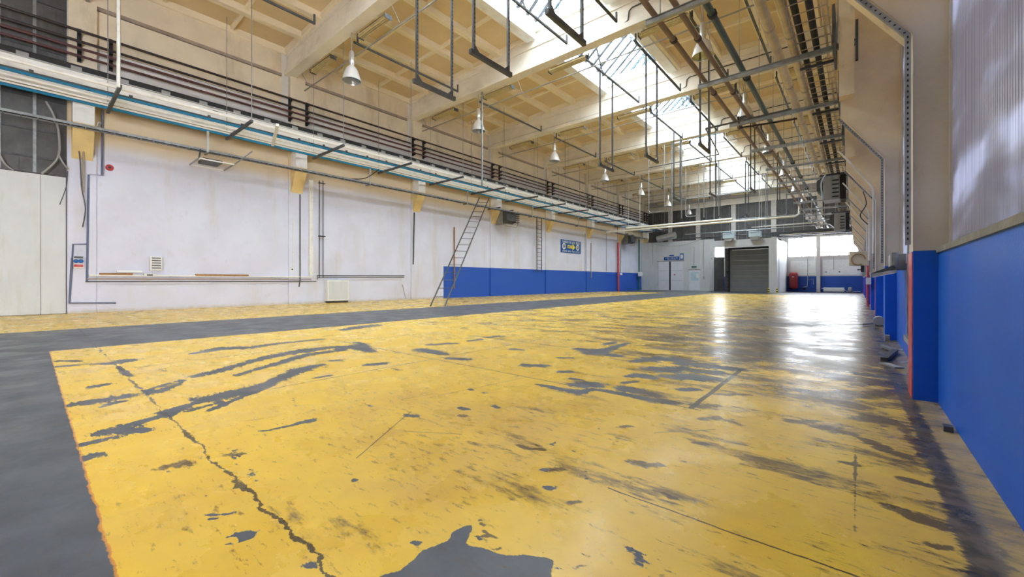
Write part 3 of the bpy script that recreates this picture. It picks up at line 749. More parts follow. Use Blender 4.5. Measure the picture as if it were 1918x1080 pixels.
d3 = struct(MB().box(-17.29, PY - .10, .03, -15.94, PY - .035, 1.35).box(-17.29, PY - .10, 1.35, -17.08, PY - .035, 2.75).box(-16.08, PY - .10, 1.35, -15.94, PY - .035, 2.75).box(-17.08, PY - .10, 2.55, -16.08, PY - .035, 2.75).build('door_3', M['doorwhite']), 'small white door with a glazed upper half')
MB().box(-17.08, PY - .075, 1.35, -16.08, PY - .06, 2.55).build('door_glass', M['ltblue'], d3)
MB().box(-16.4, PY - .085, 1.75, -16.12, PY - .075, 2.3).build('paper_notice', M['signwhite'], d3)
MB().box(-17.4, PY - .11, 2.75, -15.85, PY - .03, 2.86).build('door_frame', M['cablegrey'], d3)
def letters(parent, words, a0, a1, z, h, mt, plane, d):
    """tiny raised letter strokes; in the photo the lines are too small to read, only word lengths show"""
    n = sum(words) + len(words) - 1; st = (a1 - a0) / n; m = MB(); k = 0; rnd = random.Random(len(words))
    for w in words:
        for _ in range(w):
            a = a0 + k * st; k += 1
            def bx(p, q, zl, zh):
                if plane == 'y': m.box(p, d - .008, zl, q, d, zh)
                else: m.box(d, p, zl, d + .008, q, zh)
            bx(a + .1 * st, a + .32 * st, z - h / 2, z + h / 2)
            c = rnd.randrange(4)
            if c != 1: bx(a + .1 * st, a + .8 * st, z + h * .3, z + h / 2)
            if c != 2: bx(a + .1 * st, a + .8 * st, z - h / 2, z - h * .3)
            if c in (0, 3): bx(a + .6 * st, a + .8 * st, z - h / 2, z + h / 2)
        k += 1
    return tag(m.build('lettering', mt, parent), kind='stuff')
s = MB().box(-20.66, PY - .08, 4.18, -18.6, PY - .04, 4.66).build('door_sign', M['signblue']); tag(s, 'long blue sign with white lettering over the double door', 'sign')
letters(s, [7, 10, 3], -20.5, -18.75, 4.47, .16, M['signwhite'], 'y', PY - .08); letters(s, [9, 12], -20.2, -19.0, 4.27, .08, M['signwhite'], 'y', PY - .08)
s = MB().box(-19.93, PY - .08, 4.76, -19.3, PY - .04, 4.94).build('door_plate', M['signblue']); tag(s, 'tiny blue plate above the long blue door sign', 'sign')
s = MB().box(-18.5, PY - .08, 4.2, -18.0, PY - .04, 5.05).build('projecting_sign', M['signblue']); tag(s, 'small blue square sign at the top right corner of the double door', 'sign')
MB().box(-18.42, PY - .09, 4.35, -18.08, PY - .08, 4.9).build('pictogram', M['signwhite'], s)
s = MB().box(-16.98, PY - .1, 3.12, -16.35, PY - .04, 3.30).build('exit_sign', M['green']); tag(s, 'green emergency exit sign above the small glazed door', 'exit sign')
t_ = thing('light_switch', (-15.5, PY - .05, 1.6), 'small grey switch box right of the small glazed door', 'switch')
MB().box(-15.56, PY - .09, 1.55, -15.36, PY - .02, 1.85).build('switch_box', M['cablegrey'], t_); MB().box(-15.5, PY - .1, 1.65, -15.42, PY - .09, 1.75).build('switch_button', M['white'], t_)
s = MB().tube([(-15.46, PY - .05, 1.85), (-15.46, PY - .05, 6.6)], .02, 6).build('conduit', M['cablegrey']); tag(s, 'thin conduit dropping to the grey switch box', 'conduit')
s = MB().tube([(-16.66, PY - .05, 3.3), (-16.66, PY - .05, 5.9)], .02, 6).build('conduit', M['cablegrey']); tag(s, 'thin conduit dropping to the green exit sign', 'conduit')
s = MB().tube([(-22.3, PY - .05, 3.6), (-22.3, PY - .05, 6.6)], .02, 6).build('conduit', M['cablegrey']); tag(s, 'thin conduit on the white partition left of the double door', 'conduit')

# gate enclosure
GYF = 52.0
g = MB()
g.box(-12.95, GYF, 5.25, -6.6, GYF + .3, 6.0)       # fascia
g.box(-7.35, GYF, 0, -6.6, GYF + .6, 5.25)          # pillar
g.box(-6.75, GYF + .6, 0, -6.6, YE - .05, 6.0)       # side wall
g.box(-12.95, GYF + .3, 5.85, -6.6, 56.0, 6.0)
go = g.build('wall_enclosure', M['panelwhite'], org=(-9, GYF, 0)); struct(go, 'white walled enclosure around the grey shutter gate')
MB().box(-6.598, GYF + 1.4, .0, -6.57, YE - .1, 4.4).build('side_panel', M['panelwhite'], go)
for xx in (-7.43, -6.66):
    MB().box(xx, GYF - .1, 0, xx + .16, GYF - .003, .55).build('corner_guard', M['signyellow'], go)
    for q in range(2): MB().box(xx - .005, GYF - .105, .1 + .24 * q, xx + .165, GYF - .1, .22 + .24 * q).build('guard_stripe', M['black'], go)
gate = thing('door_4', (-9.4, 54, 0), None, None); del_keys(gate); struct(gate, 'large grey sectional shutter gate, closed')
z = .05
while z < 4.9:
    MB().box(-11.55, 54.0, z, -7.35, 54.06, min(z + .60, 4.98)).build('gate_panel', M['rollgrey'], gate); z += .612
MB().box(-11.75, 53.9, 0, -11.6, 54.1, 5.2).build('gate_rail', M['black'], gate)
MB().box(-11.75, 53.88, 5.0, -7.35, 54.1, 5.24).build('gate_header', M['black'], gate)
for k in range(6): MB().box(-11.85, 53.85, .5 + .8 * k, -11.72, 53.98, .62 + .8 * k).build('roller_bracket', M['black'], gate)
jb = MB().box(-14.1, 57.0, 0, -12.9, 57.1, 4.35).build('jamb_panel', M['cladding'], go)
MB().box(-12.45, 55.5, 0, -11.7, 55.6, 5.3).build('jamb_panel', M['cladding'], go)
s = struct(MB().box(-14.65, YE + .1, 4.5, -13.6, YE + .115, 6.3).build('window_22', M['glass']), 'small bright window left of the grey gate')
# pushbuttons beside gate
t_ = thing('gate_switch', (-12.1, 55.45, 2.4), 'dark double pushbutton box left of the grey gate', 'switch')
MB().box(-12.25, 55.4, 2.3, -12.1, 55.49, 2.5).build('switch_box', M['black'], t_); MB().box(-12.0, 55.4, 2.3, -11.85, 55.49, 2.5).build('switch_box', M['black'], t_)
MB().tube([(-12.05, 55.46, 2.5), (-12.05, 55.46, 5.1)], .03, 6).build('conduit', M['dgrey'], t_)

# ------------------------------------------------------------------ pendant lamps
def make_lamp():
    r = thing('pendant_lamp', (0, 0, 0), '', 'lamp')
    MB().lathe([(.0, 1.35), (.09, 1.35), (.12, 1.28), (.12, .92), (.14, .85), (.11, .78), (.1, .66), (.0, .66)], n=16).build('ballast_housing', M['alu'], r, smooth=True)
    MB().lathe([(.10, .70), (.14, .66), (.22, .58), (.30, .42), (.36, .22), (.42, .0), (.405, .0), (.345, .2), (.28, .40), (.2, .55), (.10, .62)], n=24).build('reflector', M['lampwhite'], r, smooth=True)
    MB().lathe([(.0, .02), (.40, .02), (.40, .035), (.0, .035)], n=24).build('lens', M['lens'], r)
    MB().lathe([(.0, .16), (.05, .18), (.07, .3), (.05, .45), (.0, .5)], n=10).build('bulb', M['white'], r, smooth=True)
    MB().tube([(0, 0, 1.35), (0, 0, 2.21)], .022, 6).build('hanging_rod', M['cablegrey'], r)
    m = MB().lathe([(.035, 1.3), (.05, 1.34), (.035, 1.38)], n=8); m.build('hook', M['dgrey'], r)
    return r
lamp0 = make_lamp(); used = False
ordn = ['nearest', 'second', 'third', 'fourth', 'fifth', 'sixth', 'seventh', 'eighth']
for side, x in (('left', -17.5), ('right', -4.75)):
    n = 0
    for y in BEAMS[2:]:
        if side == 'right' and y < 15: continue
        if not used: o = lamp0; o.location = (x, y + .15, 10.35); used = True
        else: o = copy_tree(lamp0, loc=(x, y + .15, 10.35))
        o['label'] = '%s white bell pendant lamp from the camera in the %s row' % (ordn[n], 'left hand' if side == 'left' else 'right hand'); o['group'] = 'pendant bell lamps'; n += 1

# lengthwise rails under the ceiling, one per row and bay
xr = [(-17.5, 'left lamp row'), (-10.15, 'left skylight edge'), (-7.7, 'right skylight edge'), (-5.25, 'right lamp row'), (-3.3, 'brown pipes')]
rail0 = {}
rr_ = thing('strut_rail', (0, 0, 0), '', 'rail'); MB().box(-.04, .1, 12.13, .04, 6.45, 12.21).build('channel', M['dgrey'], rr_); MB().box(-.03, 6.4, 12.13, .03, 6.47, 12.55).build('end_hanger', M['dgrey'], rr_); MB().box(-.03, .25, 12.2, .03, .32, ZB).build('hanger', M['dgrey'], rr_)
first = True
for x, nm in xr:
    n = 0
    for y in BEAMS[1:-1]:
        loc = (x, y + .15, 0)
        if first: rr_.location = loc; o = rr_; first = False
        else: o = copy_tree(rr_, loc=loc)
        o['label'] = 'dark lengthwise steel rail above the %s, %s bay from the camera' % (nm, ordn[n]); o['group'] = 'rails under the ceiling'; n += 1

# strip fittings and conduits along the beams
def make_fitting():
    r = thing('strip_light', (0, 0, 0), '', 'light fitting')
    m = MB().prism([(-.16, .0), (.16, .0), (.11, .12), (-.11, .12)], -1.12, 1.12, axis='x')
    m.build('housing', M['louvre'], r)
    for yy in (-.1, 0, .1): MB().tube([(-1.08, yy, -.03), (1.08, yy, -.03)], .03, 6).build('tube', M['louvre'], r)
    for xx in (-1.13, 1.10): MB().box(xx, -.17, -.07, xx + .03, .17, .12).build('end_cap', M['dgrey'], r)
    MB().box(-1.0, -.12, .12, 1.0, .12, .15).build('painted_top_shadow', M['dgrey'], r)  # dark slab stands in for the shadow in the fitting's open top
    return r
fit0 = make_fitting(); first = True
pos_names = ['beside the left wall', 'left of the skylight', 'under the skylight', 'right of the skylight', 'above the brown pipes']
for j, y in enumerate(BEAMS[2:]):
    for k, x in enumerate((-20.9, -16.1, -11.3, -6.4, -2.0)):
        loc = (x, y + .42, 12.33)
        if first: fit0.location = loc; o = fit0; first = False
        else: o = copy_tree(fit0, loc=loc)
        o['label'] = 'yellowed strip light fitting %s under the %s roof beam' % (pos_names[k], ordn[j]); o['group'] = 'strip light fittings along the beams'
    c = MB().tube([(XL + .35, y + .68, 11.95), (-2.4, y + .68, 11.95)], .03, 6)
    for x in (-23, -19.6, -14.5, -9.8, -4.9): c.bar((x, y + .68, 11.95), (x, y + .25, ZB), .02, .02)
    tag(c.build('conduit', M['cablegrey']), 'thin conduit running under the %s roof beam across the hall' % ordn[j], 'conduit', 'conduits under the beams')
    c = MB().tube([(XL + .4, y - .17, ZB + .28), (-8.0, y - .17, ZB + .28), (-7.8, y - .17, ZB + .36), (-7.75, y - .17, ZB + .75), (-7.6, y - .17, ZB + .85), (-1, y - .17, ZB + .85)], .028, 6)
    tag(c.build('conduit', M['dgrey']), 'dark thin conduit on the near face of the %s roof beam' % ordn[j], 'conduit', 'dark conduits on the beam faces')

# trapeze hangers
def make_trap(L=1.5, z=7.35, top=13.9, mt='dgrey'):
    r = thing('trapeze_hanger', (0, 0, 0), '', 'hanger')
    if top > 13:
        for y in (.05, L - .05): MB().box(-.5, y - .04, 13.9, .5, y + .04, 14.0).build('head_channel', M[mt], r)
    for y in (.05, L - .05):
        m = MB().box(-.035, y - .03, z, .035, y + .03, top); m.build('upright', M[mt], r)
        ml = MB()
        zz = z + .2
        while zz < top - .2: ml.box(.036, y - .012, zz, .038, y + .012, zz + .06); zz += .12
        tag(ml.build('slots', M['grey'], r), kind='stuff')
    MB().box(-.05, -.08, z - .08, .05, L + .08, z + .04).build('crossbar', M[mt], r)
    for y, d in ((.05, 1), (L - .05, -1)): MB().prism([(y + d * .03, z + .04), (y + d * .20, z + .04), (y + d * .03, z + .2)], -.03, .03, axis='x').build('gusset', M[mt], r)
    return r
tr0 = make_trap(top=14.05); tr1 = make_trap(top=12.2); first = True; first1 = True
rowy = [(7.55, 'nearest'), (19.1, 'second'), (30.3, 'third'), (42.0, 'farthest')]
for y, rn in rowy:
    for x, cn in ((-10.2, 'left'), (-7.75, 'middle'), (-5.3, 'right')):
        if rn == 'nearest':
            if first: tr0.location = (x, y, 0); o = tr0; first = False
            else: o = copy_tree(tr0, loc=(x, y, 0))
        elif first1: tr1.location = (x, y, 0); o = tr1; first1 = False
        else: o = copy_tree(tr1, loc=(x, y, 0))
        o['label'] = '%s U-shaped hanger of the %s row hanging under the roof' % (cn.replace('left','left hand').replace('right','right hand'), rn); o['group'] = 'U-shaped trapeze hangers'
# upright pole crossing the frame from the left rack to beam two, and others of the third row
for (x, y, z0, z1, lab) in [(-17.08, 17.45, 6.95, ZB + .01, 'grey upright pole right beside the second left bell lamp'), (-11.45, 33.6, 6.1, ZB + .01, 'tall grey drop pole under the fourth roof beam, left one'),
                            (-10.7, 33.6, 6.3, ZB + .01, 'tall grey drop pole under the fourth roof beam, right one'), (-11.2, 41.7, 7.4, ZB + .01, 'tall grey drop pole under the fifth roof beam, left one'),
                            (-9.9, 41.7, 7.4, ZB + .01, 'tall grey drop pole under the fifth roof beam, right one'), (-7.3, 49.8, 6.8, ZB + .01, 'tall grey drop pole before the grey gate')]:
    tag(MB().tube([(x, y, z0), (x, y, z1)], .05, 8).build('drop_pole', M['grey']), lab, 'pole')
def hung(xa, xb, y, z, r, extra=()):
    m = MB().tube([(xa, y, z), (xb, y, z)] + list(extra), r, 8)
    for q in (.15, .85): m.tube([(xa + (xb - xa) * q, y, z), (xa + (xb - xa) * q, y, ZB + .01)], .015, 5)
    return m
# narrow rectangular pipe loops of the middle rows
for (x, y, w, z0, lab) in [(-13.3, 33.45, 1.3, 7.0, 'grey U-shaped pipe drop left of the third row of hangers'), (-12.9, 41.75, 1.2, 7.6, 'grey U-shaped pipe drop above the partition'), (-6.0, 41.75, 1.4, 6.9, 'grey U-shaped pipe drop before the enclosure'), (-9.2, 49.75, 1.3, 6.7, 'grey U-shaped pipe drop before the end cladding')]:
    tag(MB().tube([(x, y, ZB + .01), (x, y, z0 + .15), (x + .15, y, z0), (x + w - .15, y, z0), (x + w, y, z0 + .15), (x + w, y, ZB + .01)], .035, 8).build('pipe_drop', M['grey']), lab, 'pipe')
tag(hung(-14.0, -4.0, 41.5, 9.3, .03).build('cross_pipe', M['grey']), 'thin grey pipe crossing under the far skylights, upper one', 'pipe')
tag(hung(-15.0, -2.5, 49.9, 8.0, .04).build('cross_pipe', M['grey']), 'thin grey pipe crossing under the far skylights, lower one', 'pipe')
tag(hung(-8.6, -2.5, 49.65, 7.0, .035).build('cross_pipe', M['whitepipe']), 'pale pipe crossing before the dark end cladding', 'pipe')

# ------------------------------------------------------------------ left rack of pipes
rack_pipes = [(-19.62, 8.22, .028, 'cablegrey', 'thin grey pipe at the outer edge of the left pipe rack'), (-20.3, 8.26, .065, 'whitepipe', 'thick white pipe near the outer edge of the left pipe rack'),
              (-20.78, 8.17, .03, 'dgrey', 'thin dark pipe beside the thick white rack pipe'),
              (-21.2, 8.24, .075, 'bluepipe', 'upper blue pipe in the middle of the left pipe rack'), (-21.75, 8.24, .055, 'whitepipe', 'cream white pipe beside the middle blue rack pipe'),
              (-22.12, 8.19, .035, 'whitepipe', 'thin white pipe, second from the wall side in the rack'), (-22.45, 8.19, .035, 'whitepipe', 'thin white pipe next to the wall side blue pipe'),
              (-22.85, 8.22, .065, 'bluepipe', 'lower blue pipe on the wall side of the left pipe rack')]
for x, z, r, mt, lab in rack_pipes:
    pts = [(x, YB + .3, z)] + [(x, yy, z - .012 * (i % 2)) for i, yy in enumerate(range(-2, 56, 4))] + [(x, 56.8, z)]
    tag(MB().tube(pts, r, 8).build('rack_pipe', M[mt], smooth=True), lab, 'pipe')
sup0 = thing('rack_support', (0, 0, 0), '', 'support')
MB().box(-23.0, -.05, 8.02, -19.55, .05, 8.12).build('channel', M['dgrey'], sup0)
MB().tube([(-19.6, 0, 8.1), (-19.6, 0, 13.9)], .018, 6).build('hanging_rod', M['cablegrey'], sup0)
MB().tube([(-22.97, 0, 8.1), (-22.97, 0, 13.9)], .014, 6).build('hanging_rod', M['cablegrey'], sup0)
MB().box(-22.3, -.06, 8.12, -21.6, .06, 8.14).build('clamp', M['grey'], sup0)
for i in range(14):
    y = 2.05 + 4.05 * i
    if y > 55: break
    o = sup0 if i == 0 else copy_tree(sup0)
    o.location = (0, y, 0)
    o['label'] = 'dark steel cross support of the left pipe rack, %s from the camera' % (ordn + ['ninth', 'tenth', 'eleventh', 'twelfth', 'thirteenth', 'farthest'])[i]; o['group'] = 'cross supports of the left pipe rack'
tag(MB().tube([(-19.5, 2.0, 8.0), (-19.5, 2.0, 13.9)], .05, 8).build('hanging_pole', M['whitepipe']), 'pale pole hanging down to the near end of the pipe rack', 'pole')
tag(MB().bar((-19.3, 7.0, 8.1), (-22.4, 7.9, 8.12), .12, .12).build('loose_duct', M['whitepipe']), 'short white duct lying across the left pipe rack', 'duct')
tag(MB().bar((-20.6, 5.4, 8.4), (-23.1, 5.6, 9.3), .04, .04).build('brace', M['dgrey']), 'thin dark brace between the rack and the white runway beam', 'brace')
# four dark pipes on wall
for z, r, mt, lab in ((11.2, .055, 'darkpipe', 'topmost dark pipe high on the left wall'), (10.78, .055, 'darkpipe', 'second dark pipe from the top on the left wall'), (10.5, .055, 'redpipe', 'third dark maroon pipe high on the left wall'), (10.2, .05, 'redpipe', 'lowest dark maroon pipe above the white runway beam')):
    tag(MB().tube([(-23.5, YB + .2, z), (-23.5, 20, z), (-23.5, 59, z)], r, 8).build('wall_pipe', M[mt], smooth=True), lab, 'pipe', 'dark pipes high on the left wall')
b0 = thing('pipe_bracket', (0, 0, 0), '', 'bracket')
MB().box(-23.72, -.06, 10.02, -23.62, .06, 11.32).build('bracket_post', M['black'], b0)
for z in (11.2, 10.78, 10.5, 10.2): MB().box(-23.72, -.05, z - .13, -23.42, .05, z - .06).build('bracket_arm', M['black'], b0)
for i, y in enumerate(BEAMS[1:]):
    for dy in (-.1, .8):
        if i == 0 and dy < 0: o = b0
        else: o = copy_tree(b0)
        o.location = (0, y + dy + (.2 if i == 0 else 0), 0)
        o['label'] = 'black bracket %s the left wall pilaster, %s pilaster from the camera' % ('on the near edge of' if dy < 0 else 'on the far edge of', ordn[i]); o['group'] = 'black brackets of the dark wall pipes'

# lower cable tray
ct = thing('cable_tray', (-22.75, 24, 7.2), 'grey ladder cable tray along the left wall below the blue pipe', 'cable tray')
for x in (-22.95, -22.6): MB().box(x - .012, YB + .5, 7.2, x + .012, 56.5, 7.29).build('side_rail', M['grey'], ct)
rg = None; yy = -3; n = 0
while yy < 50:
    if rg is None: rg = MB().box(-22.94, yy, 7.2, -22.61, yy + .04, 7.225).build('rung', M['grey'], ct); y0_ = yy
    else:
        o = rg.copy(); COL.objects.link(o); o.parent = ct; o.location = (0, yy - y0_, 0)
    yy += .4
MB().tube([(-22.85, -3, 7.25), (-22.84, 5, 7.26), (-22.86, 20, 7.25), (-22.84, 56, 7.26)], .03, 6).build('cable', M['black'], ct)
MB().tube([(-22.72, -3, 7.25), (-22.74, 8, 7.26), (-22.71, 25, 7.25), (-22.72, 56, 7.26)], .025, 6).build('cable', M['black'], ct)
h0 = None
for i in range(8):
    y = 5.25 + 8.1 * (i - 1)
    if y < YB: continue
    if y > 55: break
    m = MB()
    if h0 is None:
        h0 = thing('tray_hanger', (-22.5, y, 7.15), '', 'hanger')
        MB().box(-22.56, y - .04, 7.1, -22.50, y + .04, 8.1).build('upright', M['alu'], h0)
        MB().box(-23.0, y - .04, 7.1, -22.5, y + .04, 7.17).build('arm', M['grey'], h0); o = h0
    else: o = copy_tree(h0, loc=(-22.5, y, 7.15))
    o['label'] = 'short bright hanger of the lower cable tray, %s from the left' % ordn[i]; o['group'] = 'hangers of the lower cable tray'
# near column bracket and old tray stub
tag(MB().box(XL + .1, 1.75, 7.42, XL + 1.5, 1.83, 7.5).build('bracket_arm', M['alu']), 'short bright bracket arm on the first left column', 'bracket')
# broken equipment frame under the tray
t_ = thing('equipment_frame', (-23, 5.2, 6.3), 'empty grey equipment frame hanging below the cable tray near the first bay', 'frame')
ya, _ = on_left(365, 285, -23); yb, _ = on_left(430, 300, -23)
for yy in (ya, yb): MB().bar((-23.9, yy, 6.75), (-22.3, yy, 6.75), .05, .05).build('frame_side', M['grey'], t_)
for xx in (-23.9, -22.3): MB().bar((xx, ya, 6.75), (xx, yb, 6.75), .05, .05).build('frame_side', M['whitepipe'], t_)
MB().box(-23.6, ya + .25, 6.8, -22.7, yb - .35, 6.92).build('fan_plate', M['dgrey'], t_)
MB().bar((-22.3, yb, 6.75), (-22.5, yb + .8, 7.6), .05, .05).build('strut', M['grey'], t_)
MB().bar((-22.3, ya, 6.75), (-22.5, ya + .1, 7.2), .05, .05).build('strut', M['dgrey'], t_)

# ------------------------------------------------------------------ left wall fittings
def wbox(m, u0, v0, u1, v1, d, X=XL + .035):
    a, z1 = on_left(u0, v0, X); b, z0 = on_left(u1, v1, X); m.box(X, a, z0, X + d, b, z1); return m
XW = XL + .10
def wpath(pts, r, X=XL + .12): return MB().tube([(X,) + on_left(u, v, X) for u, v in pts], r, 6)
s = wpath([(192, 205), (191, 328), (166, 327), (163, 528)], .035); tag(s.build('conduit', M['bluegrey']), 'dark blue-grey conduit stepping down beside the first left column', 'conduit')
s = wpath([(162, 457), (137, 457), (135, 490)], .032, XL + .13); tag(s.build('conduit', M['bluegrey']), 'short blue conduit loop feeding the wall socket panel', 'conduit')
s = wpath([(135, 483), (130, 567), (217, 567)], .035, XL + .14); tag(s.build('conduit', M['bluegrey']), 'blue conduit dropping from the socket panel to a low run', 'conduit')
t_ = thing('socket_panel', (XW, *on_left(147, 500, XW)), 'grey wall socket panel with two blue sockets', 'socket')
wbox(MB(), 137, 480, 156, 503, .16, XW).build('housing', M['white'], t_, bevel=.01)
for u in (142, 151):
    yy, zz = on_left(u, 489, XW); MB().lathe([(.0, .05), (.07, .05), (.08, 0)], (XW + .16, yy, zz), 12, 'x').build('socket', M['signblue'], t_)
wbox(MB(), 138, 495, 155, 500, .2, XW).build('red_cover', M['red'], t_)
wbox(MB(), 138, 480, 155, 484, .2, XW).build('hood', M['dgrey'], t_)
t_ = thing('fan_heater', (XW, *on_left(289, 507, XW)), 'small white slatted wall unit above the trunking', 'heater')
XV = XL + .035
wbox(MB(), 279, 480, 301, 507, .28, XV).build('casing', M['white'], t_, bevel=.015)
for k in range(5): wbox(MB(), 282, 482.5 + 4.6 * k, 299, 484.5 + 4.6 * k, .30, XV).build('slat', M['dgrey'], t_)
t_ = thing('cable_trunking', (XV, *on_left(370, 520, XV)), 'long horizontal white cable trunking on the left wall with open brown stretches', 'trunking')
wbox(MB(), 166, 513.5, 583, 519.5, .13, XV).build('trunking_body', M['white'], t_)
wbox(MB(), 186, 511, 248, 515, .135, XV).build('open_section', M['brown'], t_)
wbox(MB(), 365, 513, 464, 517, .14, XV).build('open_section', M['brown'], t_)
wbox(MB(), 268, 512, 291, 518, .16, XV).build('socket_block', M['white'], t_)
wbox(MB(), 274, 513.5, 285, 516, .165, XV).build('socket_holes', M['dgrey'], t_)
s = wpath([(162, 522), (583, 523.5)], .028, XV + .1); tag(s.build('wall_pipe', M['brownconduit']), 'tan pipe directly under the wall trunking', 'pipe')
s = wpath([(160, 527), (592, 526.5)], .022, XV + .12); tag(s.build('wall_pipe', M['dgrey']), 'thin dark pipe lowest below the wall trunking', 'pipe')
tag(wbox(MB(), 218, 506, 266, 510.5, .12, XV).build('loose_cover', M['signwhite']), 'loose white trunking cover lying on the cable trunking', 'cover')
t_ = thing('radiator_cabinet', (XV, *on_left(628, 565, XV)), 'low white wall cabinet standing at the foot of the left wall', 'cabinet')
wbox(MB(), 608, 524, 649, 562, .35, XV).build('body', M['white'], t_, bevel=.02)
wbox(MB(), 610, 562, 648, 566.5, .25, XV).build('plinth', M['dgrey'], t_)
wbox(MB(), 611, 527, 646, 559, .362, XV).build('front_door', M['panelwhite'], t_)
t_ = thing('alarm_sounder', (XV, *on_left(205, 314, XL)), 'small round red alarm sounder high on the left wall', 'alarm')
yy, zz = on_left(205, 314, XL); MB().lathe([(.13, 0), (.13, .06), (.08, .1), (0, .1)], (XL, yy, zz), 16, 'x').build('base', M['red'], t_); MB().lathe([(.05, .1), (.04, .14), (0, .14)], (XL, yy, zz), 12, 'x').build('cap', M['dgrey'], t_)
s = wpath([(562, 364), (562, 525), (560, 537)], .03, XL + .14); tag(s.build('conduit', M['dgrey']), 'dark vertical conduit below the first ochre corbel', 'conduit')
for u in (598, 605):
    s = wpath([(u, 338), (u, 520)], .025); tag(s.build('conduit', M['dgrey']), 'thin dark twin conduit on the left wall, %s one of the pair' % ('left' if u < 600 else 'right'), 'conduit', 'twin conduits')
t_ = wbox(MB(), 578, 337, 585, 516, .12, XV).build('vertical_trunking', M['white']); tag(t_, 'tall vertical white trunking between the first corbel and the twin conduits', 'trunking')
for k, v in enumerate((342, 441)): tag(wbox(MB(), 596, v, 608, v + 3, .13, XL + .12).build('conduit_clamp', M['black']), 'black clamp across the twin conduits, %s one' % ('upper' if k == 0 else 'lower'), 'clamp')
s = wpath([(549, 408), (549, 500)], .02); tag(s.build('conduit', M['white']), 'short white conduit ending in a small socket near the first corbel', 'conduit')
t_ = thing('wall_socket', (XV, *on_left(546, 505, XV)), 'small white socket at the foot of the short white conduit', 'socket'); wbox(MB(), 543, 501, 549, 507, .1, XV).build('housing', M['white'], t_); wbox(MB(), 544.5, 503, 547.5, 505.5, .11, XV).build('socket_hole', M['dgrey'], t_)
s = wpath([(594, 523), (594, 516), (757, 516)], .025); tag(s.build('conduit', M['dgrey']), 'upper thin conduit above the low white cabinet', 'conduit')
s = wpath([(594, 520), (757, 519.5)], .02, XV + .15); tag(s.build('conduit', M['dgrey']), 'lower thin conduit above the low white cabinet', 'conduit')
s = wpath([(776, 398), (774, 495)], .045, XL + .16); tag(s.build('conduit', M['dgrey']), 'dark vertical pipe below the second ochre corbel', 'pipe')
s = wpath([(851, 425), (851, 540)], .05); tag(s.build('wood_batten', M['brown']), 'orange-brown vertical batten on the left wall behind the leaning ladder', 'batten')
tag(MB().bar((XL + .3, *on_left(760, 560, XL + .3)), (XL + .1, *on_left(754, 533, XL + .1)), .06, .03).build('leaning_strip', M['cablegrey']), 'grey strip leaning on the left wall before the second column', 'strip')
for u, lab in ((1096, 'thin conduit dropping right of the blue arrow sign'), (1136, 'thin conduit midway between arrow sign and red pipe')):
    s = wpath([(u, 437), (u, 508)], .03); tag(s.build('conduit', M['cablegrey']), lab, 'conduit')
s = wpath([(1107, 455), (1107, 520)], .05, XL + .16); tag(s.build('conduit', M['brownconduit']), 'tan conduit below the corbel right of the arrow sign', 'conduit')
s = wpath([(1158, 454), (1158, 545.8)], .13, XL + .3); tag(s.build('vertical_pipe', M['red'], smooth=True), 'thick red vertical pipe standing against the far left wall', 'pipe')
s = wpath([(1163, 454), (1162, 510)], .05, XL + .2); tag(s.build('vertical_pipe', M['brownconduit']), 'thin tan pipe beside the thick red vertical pipe', 'pipe')
s = wpath([(1197, 448), (1197, 543.3)], .10, XL + .35); tag(s.build('vertical_pipe', M['green'], smooth=True), 'dark green vertical pipe near the far left corner', 'pipe')
tag(wbox(MB(), 1195, 509, 1200, 517, .3, XL + .3).build('junction_box', M['white']), 'white junction box on the dark green pipe', 'junction box')
tag(wbox(MB(), 1160, 511, 1163, 515, .2).build('junction_box', M['white']), 'small white junction box beside the red pipe', 'junction box')
# arrow sign
t_ = thing('arrow_sign', (XV, *on_left(1068, 478, XV)), 'blue sign with a yellow arrow on the left wall', 'sign')
ya, zt_ = on_left(1050, 449, XV); yb, zb_ = on_left(1087, 477, XV)
MB().box(XV, ya, 4.35, XV + .05, yb, 5.72).build('board', M['signblue'], t_)
ym = (ya + yb) / 2; zm = 5.02
MB().prism([(ym - .75, zm - .17), (ym + .25, zm - .17), (ym + .25, zm - .38), (ym + .85, zm), (ym + .25, zm + .38), (ym + .25, zm + .17), (ym - .75, zm + .17)], XV + .05, XV + .07, axis='x').build('arrow', M['signyellow'], t_)
for q in (-1.45, 1.35): MB().lathe([(.0, .02), (.34, .02), (.34, 0)], (XV + .05, ym + q, zm), 20, 'x').build('emblem_disc', M['signwhite'], t_); MB().lathe([(.0, .03), (.22, .03), (.22, .02)], (XV + .05, ym + q, zm), 20, 'x').build('emblem_centre', M['cablegrey'], t_)
letters(t_, [3, 7, 2, 2, 2, 4, 8], ya + .2, yb - .2, 5.5, .26, M['signwhite'], 'x', XV + .05); letters(t_, [5, 3], ym - .65, ym + .3, zm, .16, M['signblue'], 'x', XV + .07); letters(t_, [8, 5, 6, 7], ya + .2, yb - .2, 4.52, .16, M['signwhite'], 'x', XV + .05)
